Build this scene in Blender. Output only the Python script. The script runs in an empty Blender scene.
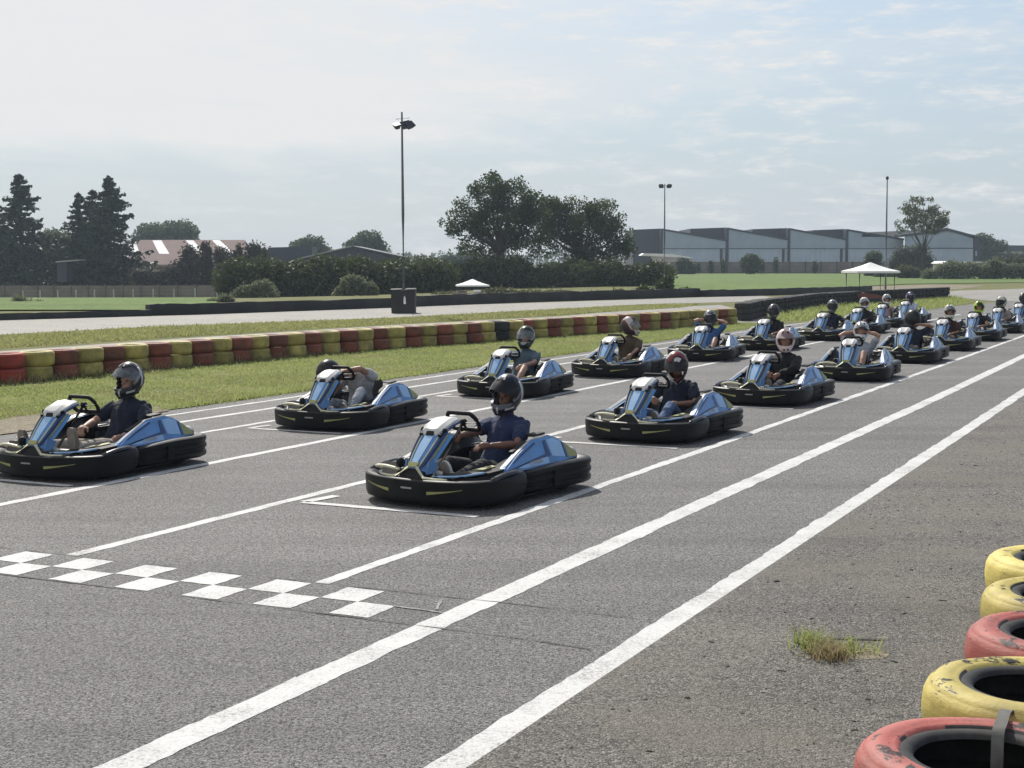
import bpy, bmesh, math, random
import numpy as np
from mathutils import Vector, Matrix, Euler
R = math.radians
PI = math.pi
rng = np.random.default_rng(7)
random.seed(7)
scene = bpy.context.scene
COL = scene.collection

# ------------------------------------------------------------------ calibration of the place
EYE = 2.05
FPX = 1480.0
PITCH = math.atan(122.0 / 1480.0)
_h = (713.0, math.hypot(1480, 122)); _n = math.hypot(*_h)
TD = (_h[0] / _n, _h[1] / _n)          # along the track, away
ND = (-TD[1], TD[0])                   # across the track, to the left


def trk(s, n, z=0.0):
    return Vector((s * TD[0] + n * ND[0], s * TD[1] + n * ND[1], z))


def ray(px, py):
    cx, cy, cz = px - 512, -(py - 384), FPX
    return (cx, cz * math.cos(PITCH) + cy * math.sin(PITCH), -cz * math.sin(PITCH) + cy * math.cos(PITCH))


def gp(px, py, z=0.0):
    r = ray(px, py); t = (z - EYE) / r[2]
    return Vector((r[0] * t, r[1] * t, z))


def at(px, py, D):
    r = ray(px, py); t = D / r[1]
    return Vector((r[0] * t, D, EYE + r[2] * t))


def sstep(x):
    x = min(max(x, 0.0), 1.0)
    return x * x * (3 - 2 * x)


def terrain(x, y):
    return -2.4 * sstep((y - 74) / 100.0) * sstep((-x + 6) / 30.0)


# ------------------------------------------------------------------ object helpers
def link(name, me, m=None, parent=None):
    o = bpy.data.objects.new(name, me)
    COL.objects.link(o)
    if m is not None and me is not None:
        if not isinstance(m, (list, tuple)):
            m = [m]
        for k in m:
            me.materials.append(k)
    if parent is not None:
        o.parent = parent
    return o


def obj(name, bm, m, parent=None, smooth=True, angle=40):
    me = bpy.data.meshes.new(name)
    bmesh.ops.recalc_face_normals(bm, faces=bm.faces[:])
    bm.to_mesh(me); bm.free()
    if smooth:
        for p in me.polygons:
            p.use_smooth = True
        try:
            me.set_sharp_from_angle(angle=R(angle))
        except Exception:
            pass
    return link(name, me, m, parent)


def tag(o, label=None, cat=None, group=None, kind=None):
    if label: o['label'] = label
    if cat: o['category'] = cat
    if group: o['group'] = group
    if kind: o['kind'] = kind
    return o


def empty(name, loc=(0, 0, 0), rz=0.0, label=None, cat=None, group=None):
    o = bpy.data.objects.new(name, None)
    COL.objects.link(o)
    o.location = loc; o.rotation_euler = (0, 0, rz)
    o.empty_display_size = 0.2
    return tag(o, label, cat, group)


def copy_tree(o, parent=None):
    c = o.copy(); COL.objects.link(c)
    if parent is not None:
        c.parent = parent
    for ch in list(o.children):
        copy_tree(ch, c)
    return c


def quads(name, V, m, parent=None, smooth=False):
    """V: (N,4,3) array of separate quads -> one mesh."""
    V = np.asarray(V, dtype=np.float32)
    n = len(V)
    me = bpy.data.meshes.new(name)
    me.vertices.add(n * 4); me.loops.add(n * 4); me.polygons.add(n)
    me.vertices.foreach_set('co', V.reshape(-1))
    me.loops.foreach_set('vertex_index', np.arange(n * 4, dtype=np.int32))
    me.polygons.foreach_set('loop_start', np.arange(0, n * 4, 4, dtype=np.int32))
    me.polygons.foreach_set('loop_total', np.full(n, 4, dtype=np.int32))
    me.update(calc_edges=True)
    return link(name, me, m, parent)


def bx(bm, c, size, rot=None, bevel=0.0):
    r = bmesh.ops.create_cube(bm, size=1.0)
    vs = r['verts']
    M = Matrix.Diagonal((size[0], size[1], size[2], 1))
    if rot: M = Euler(rot).to_matrix().to_4x4() @ M
    M = Matrix.Translation(c) @ M
    bmesh.ops.transform(bm, matrix=M, verts=vs)
    if bevel:
        es = list({e for v in vs for e in v.link_edges})
        bmesh.ops.bevel(bm, geom=es, offset=bevel, segments=2, affect='EDGES', profile=0.5)


def frame_from(d):
    d = d.normalized()
    up = Vector((0, 0, 1)) if abs(d.z) < 0.95 else Vector((1, 0, 0))
    a = d.cross(up).normalized(); b = a.cross(d).normalized()
    return a, b


def tube(bm, pts, rad, seg=8, caps=True, closed=False, flat=1.0):
    """Round tube through pts; rad a number or one per point; rounded ends."""
    pts = [Vector(p) for p in pts]
    if not isinstance(rad, (list, tuple)):
        rad = [rad] * len(pts)
    rings = []
    n = len(pts)
    prevA = None
    def ring(c, a, b, r):
        return [bm.verts.new(c + a * (r * math.cos(2 * PI * k / seg)) + b * (r * flat * math.sin(2 * PI * k / seg))) for k in range(seg)]
    seq = []
    for i, p in enumerate(pts):
        if closed:
            d = pts[(i + 1) % n] - pts[i - 1]
        else:
            d = pts[min(i + 1, n - 1)] - pts[max(i - 1, 0)]
        if d.length < 1e-9: d = Vector((0, 0, 1))
        d = d.normalized()
        if prevA is None:
            a, b = frame_from(d)
        else:
            a = (prevA - d * prevA.dot(d))
            a = a.normalized() if a.length > 1e-6 else frame_from(d)[0]
            b = a.cross(d).normalized() * -1
            b = d.cross(a).normalized()
        prevA = a
        if caps == 'round' and i == 0 and not closed:
            for t in (80, 45):
                seq.append((p - d * rad[i] * math.sin(R(t)), a, b, rad[i] * math.cos(R(t))))
        seq.append((p, a, b, rad[i]))
        if caps == 'round' and i == n - 1 and not closed:
            for t in (45, 80):
                seq.append((p + d * rad[i] * math.sin(R(t)), a, b, rad[i] * math.cos(R(t))))
    rings = [ring(*q) for q in seq]
    m = len(rings)
    for i in range(m if closed else m - 1):
        A, B = rings[i], rings[(i + 1) % m]
        for k in range(seg):
            bm.faces.new((A[k], A[(k + 1) % seg], B[(k + 1) % seg], B[k]))
    if caps and not closed:
        bm.faces.new(rings[0][::-1]); bm.faces.new(rings[-1])


def loft(bm, rings, cap=True, closed=False):
    """rings: lists of equal length of points (each a closed loop)."""
    V = [[bm.verts.new(p) for p in r] for r in rings]
    k = len(V[0])
    for i in range(len(V) if closed else len(V) - 1):
        A, B = V[i], V[(i + 1) % len(V)]
        for j in range(k):
            bm.faces.new((A[j], A[(j + 1) % k], B[(j + 1) % k], B[j]))
    if cap and not closed:
        bm.faces.new(V[0][::-1]); bm.faces.new(V[-1])


def prism(bm, poly, off):
    """solid between the polygon poly (3D points) and the same moved by off."""
    off = Vector(off)
    loft(bm, [[Vector(p) for p in poly], [Vector(p) + off for p in poly]])


def lathe(bm, prof, seg=24, M=None, closed=False):
    """prof: (r,z) points turned round z."""
    rings = []
    for k in range(seg):
        a = 2 * PI * k / seg
        rings.append([Vector((r * math.cos(a), r * math.sin(a), z)) for r, z in prof])
    V = [[bm.verts.new((M @ p) if M else p) for p in r] for r in rings]
    n = len(prof)
    for i in range(seg):
        A, B = V[i], V[(i + 1) % seg]
        for j in range(n if closed else n - 1):
            bm.faces.new((A[j], B[j], B[(j + 1) % n], A[(j + 1) % n]))


def ellipsoid(bm, c, r, rot=None, u=16, v=10):
    q = bmesh.ops.create_uvsphere(bm, u_segments=u, v_segments=v, radius=1.0)
    M = Matrix.Diagonal((r[0], r[1], r[2], 1))
    if rot is not None:
        M = (rot if isinstance(rot, Matrix) else Euler(rot).to_matrix()).to_4x4() @ M
    bmesh.ops.transform(bm, matrix=Matrix.Translation(c) @ M, verts=q['verts'])


def crom(P, k=6):
    P = [Vector(p) for p in P]
    out = []
    for i in range(len(P) - 1):
        p0 = P[max(i - 1, 0)]; p1 = P[i]; p2 = P[i + 1]; p3 = P[min(i + 2, len(P) - 1)]
        for j in range(k):
            t = j / k
            out.append(0.5 * ((2 * p1) + (p2 - p0) * t + (2 * p0 - 5 * p1 + 4 * p2 - p3) * t * t + (3 * p1 - p0 - 3 * p2 + p3) * t ** 3))
    out.append(P[-1])
    return out


def remesh(bm, voxel, smooth=2):
    """one continuous skin round overlapping closed shapes"""
    me = bpy.data.meshes.new('skin_tmp')
    bmesh.ops.recalc_face_normals(bm, faces=bm.faces[:])
    bm.to_mesh(me); bm.free()
    o = bpy.data.objects.new('skin_tmp', me); COL.objects.link(o)
    r = o.modifiers.new('r', 'REMESH'); r.mode = 'VOXEL'; r.voxel_size = voxel; r.use_smooth_shade = True
    if smooth:
        s = o.modifiers.new('s', 'SMOOTH'); s.iterations = smooth; s.factor = 0.5
    dg = bpy.context.evaluated_depsgraph_get(); dg.update()
    out = bpy.data.meshes.new_from_object(o.evaluated_get(dg))
    bpy.data.objects.remove(o); bpy.data.meshes.remove(me)
    for p in out.polygons: p.use_smooth = True
    return out


# ------------------------------------------------------------------ materials
class NT:
    def __init__(self, name):
        self.m = bpy.data.materials.new(name); self.m.use_nodes = True
        self.t = self.m.node_tree; self.t.nodes.clear()
        self.out = self.n('ShaderNodeOutputMaterial')
    def n(self, typ, **kw):
        x = self.t.nodes.new(typ)
        for k, v in kw.items():
            if k.startswith('i_'):
                x.inputs[k[2:].replace('_', ' ')].default_value = v
            else:
                setattr(x, k, v)
        return x
    def l(self, a, b): self.t.links.new(a, b)
    def noise(self, co, scale, detail=3, rough=0.55):
        x = self.n('ShaderNodeTexNoise'); x.inputs['Scale'].default_value = scale
        x.inputs['Detail'].default_value = detail; x.inputs['Roughness'].default_value = rough
        self.l(co, x.inputs['Vector']); return x.outputs['Fac']
    def ramp(self, fac, stops):
        r = self.n('ShaderNodeValToRGB')
        e = r.color_ramp.elements
        while len(e) > 1: e.remove(e[-1])
        e[0].position = stops[0][0]; e[0].color = (*stops[0][1], 1) if len(stops[0][1]) == 3 else stops[0][1]
        for p, c in stops[1:]:
            x = e.new(p); x.color = (*c, 1)
        self.l(fac, r.inputs['Fac']); return r.outputs['Color']
    def mix(self, fac, a, b, typ='MIX'):
        x = self.n('ShaderNodeMix', data_type='RGBA', blend_type=typ)
        for s, v in ((x.inputs[0], fac), (x.inputs[6], a), (x.inputs[7], b)):
            if hasattr(v, 'links') or isinstance(v, bpy.types.NodeSocket): self.l(v, s)
            else: s.default_value = (*v, 1) if isinstance(v, tuple) and len(v) == 3 else v
        return x.outputs[2]
    def math(self, op, a, b=0.0):
        x = self.n('ShaderNodeMath', operation=op)
        for s, v in ((x.inputs[0], a), (x.inputs[1], b)):
            if isinstance(v, bpy.types.NodeSocket): self.l(v, s)
            else: s.default_value = v
        return x.outputs[0]
    def bump(self, h, strength=0.3, dist=0.01):
        b = self.n('ShaderNodeBump'); b.inputs['Strength'].default_value = strength; b.inputs['Distance'].default_value = dist
        self.l(h, b.inputs['Height']); return b.outputs['Normal']
    def bsdf(self, color, rough=0.6, metal=0.0, normal=None, spec=0.5, **kw):
        b = self.n('ShaderNodeBsdfPrincipled')
        for s, v in ((b.inputs['Base Color'], color), (b.inputs['Roughness'], rough), (b.inputs['Metallic'], metal), (b.inputs['Specular IOR Level'], spec)):
            if isinstance(v, bpy.types.NodeSocket): self.l(v, s)
            else: s.default_value = (*v, 1) if isinstance(v, tuple) else v
        if normal is not None: self.l(normal, b.inputs['Normal'])
        for k, v in kw.items(): b.inputs[k.replace('_', ' ')].default_value = v
        self.l(b.outputs[0], self.out.inputs['Surface'])
        return b


def coords(N, kind='Object'):
    return N.n('ShaderNodeTexCoord').outputs[kind]


def plain(name, c, rough=0.5, metal=0.0, var=0.18, scale=9.0, bump=0.0, spec=0.5, dirt=None, dirt_amt=0.35, coat=0.0):
    """a colour with wear: two noises shift its value, an optional dirt tone settles in blotches"""
    N = NT(name); co = coords(N)
    f = N.noise(co, scale, 4)
    lo = tuple(x * (1 - var) for x in c); hi = tuple(min(1, x * (1 + var)) for x in c)
    col = N.ramp(f, [(0.3, lo), (0.7, hi)])
    if dirt is not None:
        g = N.noise(co, scale * 0.37, 5, 0.65)
        g = N.ramp(g, [(0.46, (0, 0, 0)), (0.68, (dirt_amt,) * 3)])
        col = N.mix(g, col, dirt)
    rg = N.math('MULTIPLY_ADD', f, 0.18); N.t.nodes[-1].inputs[2].default_value = rough - 0.09
    nm = None
    if bump: nm = N.bump(N.noise(co, scale * 6, 3), bump, 0.004)
    b = N.bsdf(col, rg, metal, nm, spec)
    if coat: b.inputs['Coat Weight'].default_value = coat; b.inputs['Coat Roughness'].default_value = 0.12
    return N.m


M = {}
M['black_plastic'] = plain('black_plastic', (0.005, 0.0055, 0.007), 0.42, dirt=(0.03, 0.029, 0.027), dirt_amt=0.25, scale=7, bump=0.05, spec=.22)
M['black_satin'] = plain('black_satin', (0.008, 0.008, 0.010), 0.6, spec=.25)
M['gloss_black'] = plain('gloss_black', (0.012, 0.012, 0.014), 0.24, spec=.5)
M['blue'] = plain('blue_bodywork', (0.085, 0.25, 0.55), 0.45, dirt=(0.16, 0.16, 0.16), dirt_amt=0.25, coat=0.25, scale=6)
M['light_blue'] = plain('light_blue_sticker', (0.30, 0.49, 0.74), 0.45, coat=0.12, var=0.1)
M['deep_blue'] = plain('deep_blue_sticker', (0.02, 0.045, 0.14), 0.34, coat=0.2)
M['white'] = plain('white_bodywork', (0.54, 0.54, 0.53), 0.4, var=0.08, dirt=(0.35, 0.34, 0.32), dirt_amt=0.4, scale=8)
M['cream'] = plain('cream_bodywork', (0.62, 0.60, 0.42), 0.45, var=0.1)
M['yellow_mark'] = plain('yellow_mark', (0.32, 0.315, 0.12), 0.5, var=0.12)
M['rubber'] = plain('tyre_rubber', (0.018, 0.018, 0.019), 0.75, dirt=(0.1, 0.095, 0.085), dirt_amt=0.35, scale=14)
M['steel'] = plain('galvanised_steel', (0.42, 0.43, 0.44), 0.42, 0.85, var=0.2)
M['muffler'] = plain('muffler_metal', (0.55, 0.54, 0.52), 0.32, 0.9, var=0.25, dirt=(0.12, 0.09, 0.07))
M['engine'] = plain('engine_casting', (0.10, 0.10, 0.105), 0.5, 0.6, var=0.4, scale=30)
M['red_part'] = plain('red_part', (0.38, 0.035, 0.03), 0.5)
M['tray'] = plain('aluminium_tray', (0.25, 0.25, 0.26), 0.45, 0.7, var=0.3)
M['visor'] = plain('smoky_visor', (0.012, 0.012, 0.014), 0.25, var=0.1, spec=0.3)
def clear_visor():
    N = NT('clear_raised_visor'); co = N.n('ShaderNodeTexCoord').outputs['Object']
    b = N.bsdf((0.30, 0.32, 0.34), 0.15, 0, None, 0.6); tr = N.n('ShaderNodeBsdfTransparent'); mx = N.n('ShaderNodeMixShader')
    N.l(N.ramp(N.noise(co, 9, 3), [(0.3, (0.12,) * 3), (0.7, (0.36,) * 3)]), mx.inputs[0])
    N.l(tr.outputs[0], mx.inputs[1]); N.l(b.outputs[0], mx.inputs[2]); N.l(mx.outputs[0], N.out.inputs['Surface'])
    return N.m
M['visor_light'] = clear_visor()
M['eye'] = plain('dark_eye', (0.02, 0.015, 0.012), 0.25)
M['lining'] = plain('helmet_lining', (0.02, 0.02, 0.022), 0.9)


def cloth(name, c, rough=0.9):
    N = NT(name); co = coords(N)
    f = N.noise(co, 7, 3); g = N.noise(co, 160, 2)
    col = N.ramp(f, [(0.3, tuple(x * 0.78 for x in c)), (0.7, tuple(min(1, x * 1.2) for x in c))])
    h = N.math('ADD', N.math('MULTIPLY', N.noise(co, 13, 2), 1.0), N.math('MULTIPLY', g, 0.05))
    b = N.bsdf(col, rough, 0, N.bump(h, 0.9, 0.03), 0.25)
    b.inputs['Sheen Weight'].default_value = 0.1
    return N.m


def skin(name, c):
    N = NT(name); co = coords(N)
    col = N.ramp(N.noise(co, 18, 3), [(0.3, tuple(x * 0.85 for x in c)), (0.7, (c[0] * 1.1, c[1] * 1.02, c[2]))])
    N.bsdf(col, 0.5, 0, None, 0.4)
    return N.m


def helmet_mat(name, a, b, cc, scale=3.0, thr=0.5, gloss=0.2):
    """glossy lacquer in three tones laid out as swept bands round the shell"""
    N = NT(name); co = coords(N)
    w = N.n('ShaderNodeTexWave', wave_type='BANDS', bands_direction='DIAGONAL')
    w.inputs['Scale'].default_value = scale; w.inputs['Distortion'].default_value = 3.5; w.inputs['Detail'].default_value = 1.5
    w.inputs['Detail Scale'].default_value = 2.0
    N.l(co, w.inputs['Vector'])
    r = N.n('ShaderNodeValToRGB'); r.color_ramp.interpolation = 'CONSTANT'
    e = r.color_ramp.elements
    e[0].position = 0; e[0].color = (*a, 1)
    e[1].position = thr; e[1].color = (*b, 1)
    x = e.new(min(0.98, thr + 0.28)); x.color = (*cc, 1)
    N.l(w.outputs['Fac'], r.inputs['Fac'])
    d = N.noise(co, 22, 4)
    col = N.mix(N.ramp(d, [(0.5, (0, 0, 0)), (0.75, (0.35, 0.35, 0.35))]), r.outputs['Color'], (0.12, 0.12, 0.12))
    bb = N.bsdf(col, 0.36, 0, None, 0.22)
    bb.inputs['Coat Weight'].default_value = 0.07; bb.inputs['Coat Roughness'].default_value = gloss
    return N.m


def painted_tyre(name, c, wear, worn_top=0.0, dirt=(0.07, 0.062, 0.05)):
    N = NT(name)
    co = coords(N)
    oi = N.n('ShaderNodeObjectInfo')
    ad = N.n('ShaderNodeVectorMath', operation='ADD'); N.l(co, ad.inputs[0])
    sc = N.n('ShaderNodeVectorMath', operation='SCALE'); N.l(oi.outputs['Random'], sc.inputs['Scale']); sc.inputs[0].default_value = (37, 19, 53)
    N.l(sc.outputs[0], ad.inputs[1]); v = ad.outputs[0]
    base = N.ramp(N.noise(v, 5, 4), [(0.3, tuple(x * 0.7 for x in c)), (0.7, tuple(min(1, x * 1.15) for x in c))])
    dirtm = N.ramp(N.noise(v, 3.0, 6, 0.7), [(0.42, (0, 0, 0)), (0.75, (0.75,) * 3)])
    col = N.mix(dirtm, base, dirt)
    sp = N.ramp(N.noise(v, 60, 3, 0.6), [(0.55, (0, 0, 0)), (0.68, (0.3,) * 3)])
    col = N.mix(sp, col, tuple(x * 0.45 for x in c))
    # paint rubbed off down to the rubber in streaks that run round the tyre
    mp = N.n('ShaderNodeMapping'); mp.inputs['Scale'].default_value = (1.6, 1.6, 9.0); N.l(v, mp.inputs['Vector'])
    wn = N.noise(mp.outputs[0], 3.4, 6, 0.72)
    if worn_top:      # the upper sidewall has been scrubbed by karts
        sz = N.n('ShaderNodeSeparateXYZ'); N.l(co, sz.inputs[0])
        mr = N.n('ShaderNodeMapRange'); N.l(sz.outputs[2], mr.inputs[0]); mr.inputs[1].default_value = .095; mr.inputs[2].default_value = .13; mr.inputs[4].default_value = worn_top
        wn = N.math('ADD', wn, mr.outputs[0])
    wm = N.ramp(wn, [(wear, (0, 0, 0)), (wear + 0.035, (1, 1, 1))])
    col = N.mix(wm, col, (0.022, 0.021, 0.02))
    hs = N.n('ShaderNodeHueSaturation'); N.l(col, hs.inputs['Color'])
    vv = N.math('MULTIPLY_ADD', oi.outputs['Random'], 0.5); N.t.nodes[-1].inputs[2].default_value = 0.72
    N.l(vv, hs.inputs['Value'])
    N.bsdf(hs.outputs[0], 0.62, 0, N.bump(N.math('ADD', wn, N.math('MULTIPLY', N.noise(v, 45, 4), 0.4)), 0.5, 0.01), 0.35)
    return N.m


def leafy(name, dark, light, trans=0.28, rough=0.6):
    N = NT(name)
    g = N.n('ShaderNodeNewGeometry')
    f = g.outputs['Random Per Island']
    big = N.noise(coords(N), 0.7, 3)
    mixf = N.math('ADD', N.math('MULTIPLY', f, 0.55), N.math('MULTIPLY', big, 0.5))
    col = N.ramp(mixf, [(0.15, dark), (0.85, light)])
    d = N.n('ShaderNodeBsdfPrincipled'); N.l(col, d.inputs['Base Color']); d.inputs['Roughness'].default_value = rough
    d.inputs['Specular IOR Level'].default_value = 0.3
    t = N.n('ShaderNodeBsdfTranslucent')
    tc = N.mix(0.5, col, tuple(x * 1.4 for x in light)); N.l(tc, t.inputs['Color'])
    m = N.n('ShaderNodeMixShader'); m.inputs[0].default_value = trans
    N.l(d.outputs[0], m.inputs[1]); N.l(t.outputs[0], m.inputs[2]); N.l(m.outputs[0], N.out.inputs['Surface'])
    return N.m


def ground_mat(name, cols, s1, s2, s3=None, bump=0.4, rough=0.95, spec=0.15):
    N = NT(name); co = N.n('ShaderNodeNewGeometry').outputs['Position']
    a = N.noise(co, s1, 5, 0.6); b = N.noise(co, s2, 4, 0.6)
    f = N.math('ADD', N.math('MULTIPLY', a, 0.55), N.math('MULTIPLY', b, 0.45))
    k = len(cols)
    col = N.ramp(f, [(0.34 + 0.32 * i / (k - 1), c) for i, c in enumerate(cols)])
    if s3:
        g = N.noise(co, s3, 3, 0.6)
        col = N.mix(N.ramp(g, [(0.42, (0.55,) * 3), (0.6, (1.0,) * 3)]), (0, 0, 0), col, 'MIX')
    N.bsdf(col, rough, 0, N.bump(b, bump, 0.05), spec)
    return N.m


def asphalt(name, stops, tone=(0.9, 1.1), pits=0.5, brown=None, grain=150):
    """stone chippings of different greys in dark binder, with wide tonal patches and pores"""
    N = NT(name); co = N.n('ShaderNodeNewGeometry').outputs['Position']
    v = N.n('ShaderNodeTexVoronoi', feature='F1'); v.inputs['Scale'].default_value = grain; N.l(co, v.inputs['Vector'])
    sep = N.n('ShaderNodeSeparateColor'); N.l(v.outputs['Color'], sep.inputs[0])
    chip = N.ramp(sep.outputs[0], stops)
    patch = N.noise(co, 0.35, 5, 0.6)
    mid = N.noise(co, 54, 3, 0.75)
    col = N.mix(N.ramp(mid, [(0.40, (1,) * 3), (0.475, (0, 0, 0))]), chip, tuple(x * 0.16 for x in stops[1][1]))
    lo, hi = tone
    col = N.mix(1.0, col, N.ramp(patch, [(0.3, (lo,) * 3), (0.7, (hi,) * 3)]), 'MULTIPLY')
    # tracks of rubber and weathering along the straight
    mp = N.n('ShaderNodeMapping'); mp.inputs['Rotation'].default_value = (0, 0, -math.atan2(TD[1], TD[0])); mp.inputs['Scale'].default_value = (0.05, 1.6, 1)
    N.l(co, mp.inputs['Vector'])
    st = N.noise(mp.outputs[0], 1.0, 4, 0.6)
    col = N.mix(1.0, col, N.ramp(st, [(0.3, (0.74,) * 3), (0.7, (1.1,) * 3)]), 'MULTIPLY')
    if brown:
        bl = N.ramp(N.noise(co, 0.9, 5, 0.65), [(0.45, (0, 0, 0)), (0.72, (0.7,) * 3)])
        col = N.mix(bl, col, brown)
    big = N.ramp(N.noise(co, 26, 4, 0.7), [(0.62, (0, 0, 0)), (0.70, (pits,) * 3)])
    col = N.mix(big, col, (0.03, 0.029, 0.028))
    h = N.math('ADD', N.math('MULTIPLY', v.outputs['Distance'], -1.4), mid)
    N.bsdf(col, 0.75, 0, N.bump(h, 0.7, 0.006), 0.35)
    return N.m


M['asphalt'] = asphalt('asphalt', [(0.0, (0.05, 0.049, 0.048)), (0.35, (0.163, 0.159, 0.154)), (0.75, (0.247, 0.241, 0.233)), (1.0, (0.40, 0.392, 0.378))], tone=(0.84, 1.1), grain=150)
M['old_asphalt'] = asphalt('old_asphalt', [(0.0, (0.035, 0.033, 0.03)), (0.4, (0.134, 0.125, 0.112)), (0.8, (0.217, 0.202, 0.179)), (1.0, (0.38, 0.353, 0.31))], (0.76, 1.14), 0.4, (0.165, 0.146, 0.112), 115)
M['pale_asphalt'] = asphalt('pale_asphalt', [(0.0, (0.2, 0.195, 0.18)), (0.4, (0.3, 0.29, 0.27)), (0.8, (0.38, 0.37, 0.34)), (1.0, (0.46, 0.44, 0.41))], (0.9, 1.08), 0.1, (0.34, 0.31, 0.25), 60)
M['dirt'] = ground_mat('pale_dirt', [(0.20, 0.17, 0.12), (0.30, 0.26, 0.19), (0.4, 0.36, 0.27)], 0.6, 7, 40, 0.4)
M['grass_ground'] = ground_mat('grass_ground', [(0.11, 0.145, 0.035), (0.18, 0.21, 0.06), (0.26, 0.26, 0.095), (0.33, 0.30, 0.15)], 0.35, 4.0, 30, 0.8)
M['verge'] = ground_mat('dry_verge', [(0.12, 0.14, 0.045), (0.17, 0.185, 0.065), (0.22, 0.215, 0.09), (0.27, 0.25, 0.125)], 0.3, 3.0, 22, 0.7)
M['field'] = ground_mat('green_field', [(0.115, 0.185, 0.05), (0.16, 0.235, 0.065), (0.21, 0.28, 0.09)], 0.12, 0.9, 6, 0.6)

def line_paint():
    N = NT('white_line_paint'); co = N.n('ShaderNodeNewGeometry').outputs['Position']
    v = N.n('ShaderNodeTexVoronoi'); v.inputs['Scale'].default_value = 140; N.l(co, v.inputs['Vector'])
    a = N.noise(co, 55, 4, 0.75); b = N.noise(co, 2.4, 5, 0.65)
    f = N.math('ADD', N.math('MULTIPLY', a, 0.6), N.math('MULTIPLY', b, 0.4))
    col = N.ramp(f, [(0.36, (0.17, 0.165, 0.16)), (0.42, (0.42, 0.42, 0.41)), (0.5, (0.60, 0.60, 0.585)), (0.7, (0.70, 0.70, 0.685))])
    N.bsdf(col, 0.7, 0, N.bump(N.math('SUBTRACT', a, v.outputs['Distance']), 0.6, 0.005), 0.35)
    return N.m
M['paint'] = line_paint()
def faint_paint():
    N = NT('worn_line_paint'); co = N.n('ShaderNodeNewGeometry').outputs['Position']
    a = N.noise(co, 40, 4, 0.8)
    col = N.ramp(a, [(0.42, (0.15, 0.146, 0.14)), (0.6, (0.36, 0.355, 0.345)), (0.75, (0.6, 0.6, 0.58))])
    N.bsdf(col, 0.75, 0, N.bump(a, 0.5, 0.005), 0.3)
    return N.m
M['worn_paint'] = faint_paint()
M['tar'] = plain('dark_joint', (0.03, 0.029, 0.028), 0.8)
M['oak_leaf'] = leafy('oak_leaf', (0.025, 0.04, 0.013), (0.07, 0.095, 0.03))
M['conifer_leaf'] = leafy('conifer_needle', (0.014, 0.026, 0.016), (0.04, 0.06, 0.034), 0.12)
M['hedge_leaf'] = leafy('hedge_leaf', (0.026, 0.042, 0.014), (0.085, 0.105, 0.035))
M['far_leaf'] = leafy('far_leaf', (0.04, 0.06, 0.025), (0.1, 0.125, 0.055))
M['shrub_leaf'] = leafy('grey_shrub_leaf', (0.07, 0.09, 0.045), (0.22, 0.24, 0.14))
M['plum_leaf'] = leafy('purple_shrub_leaf', (0.035, 0.03, 0.026), (0.08, 0.07, 0.055))
M['thin_leaf'] = leafy('young_tree_leaf', (0.05, 0.06, 0.025), (0.13, 0.14, 0.06))
M['blade'] = leafy('grass_blade', (0.13, 0.18, 0.045), (0.39, 0.43, 0.16), 0.45)
M['mid_blade'] = leafy('olive_grass_blade', (0.18, 0.20, 0.06), (0.40, 0.40, 0.17), 0.4)
M['dry_blade'] = leafy('dry_grass_blade', (0.2, 0.16, 0.08), (0.42, 0.35, 0.2), 0.3)
M['bark'] = plain('bark', (0.06, 0.05, 0.04), 0.9, scale=4, bump=0.6)
M['core'] = plain('stems_and_shade_core', (0.015, 0.018, 0.01), 0.95)  # stems, and the dark cores that stand in for shade inside bushes
M['tyre_red'] = painted_tyre('red_painted_tyre', (0.27, 0.075, 0.045), 0.62)
M['tyre_yellow'] = painted_tyre('yellow_painted_tyre', (0.46, 0.38, 0.11), 0.64)
M['big_red'] = painted_tyre('faded_red_lorry_tyre', (0.44, 0.115, 0.095), 0.61, .05, dirt=(0.28, 0.13, 0.11))
M['big_yellow'] = painted_tyre('faded_yellow_lorry_tyre', (0.66, 0.54, 0.15), 0.61, .04, dirt=(0.40, 0.33, 0.13))
M['tyre_black'] = plain('weathered_black_tyre', (0.02, 0.02, 0.022), 0.8, dirt=(0.06, 0.058, 0.055), dirt_amt=0.5, scale=5)
M['belt'] = plain('black_rubber_belt', (0.02, 0.02, 0.021), 0.7, dirt=(0.09, 0.085, 0.07), dirt_amt=0.4, scale=1.2, bump=0.3)
M['roof_red'] = plain('faded_red_tiles', (0.30, 0.215, 0.19), 0.85, scale=0.7, var=0.15)
M['glass_roof'] = plain('rooflight_sheet', (0.85, 0.85, 0.85), 0.25, var=0.05, scale=0.5)
M['render_wall'] = plain('pale_render', (0.46, 0.43, 0.40), 0.9, scale=0.6)
M['roof_grey'] = plain('grey_roof_sheet', (0.3, 0.29, 0.27), 0.6, scale=0.4)
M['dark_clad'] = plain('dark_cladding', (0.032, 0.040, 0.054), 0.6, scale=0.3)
M['canvas'] = plain('white_canvas', (0.82, 0.82, 0.8), 0.7, scale=1.5, var=0.05)
M['board'] = plain('weathered_boards', (0.16, 0.135, 0.12), 0.9, scale=0.5, var=0.3)
M['post'] = plain('concrete_post', (0.45, 0.44, 0.41), 0.9, scale=2)
M['lamp_body'] = plain('dark_lamp_housing', (0.025, 0.028, 0.035), 0.5)
M['crisp'] = plain('stone_chips', (0.05, 0.047, 0.043), 0.9, scale=30)

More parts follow.
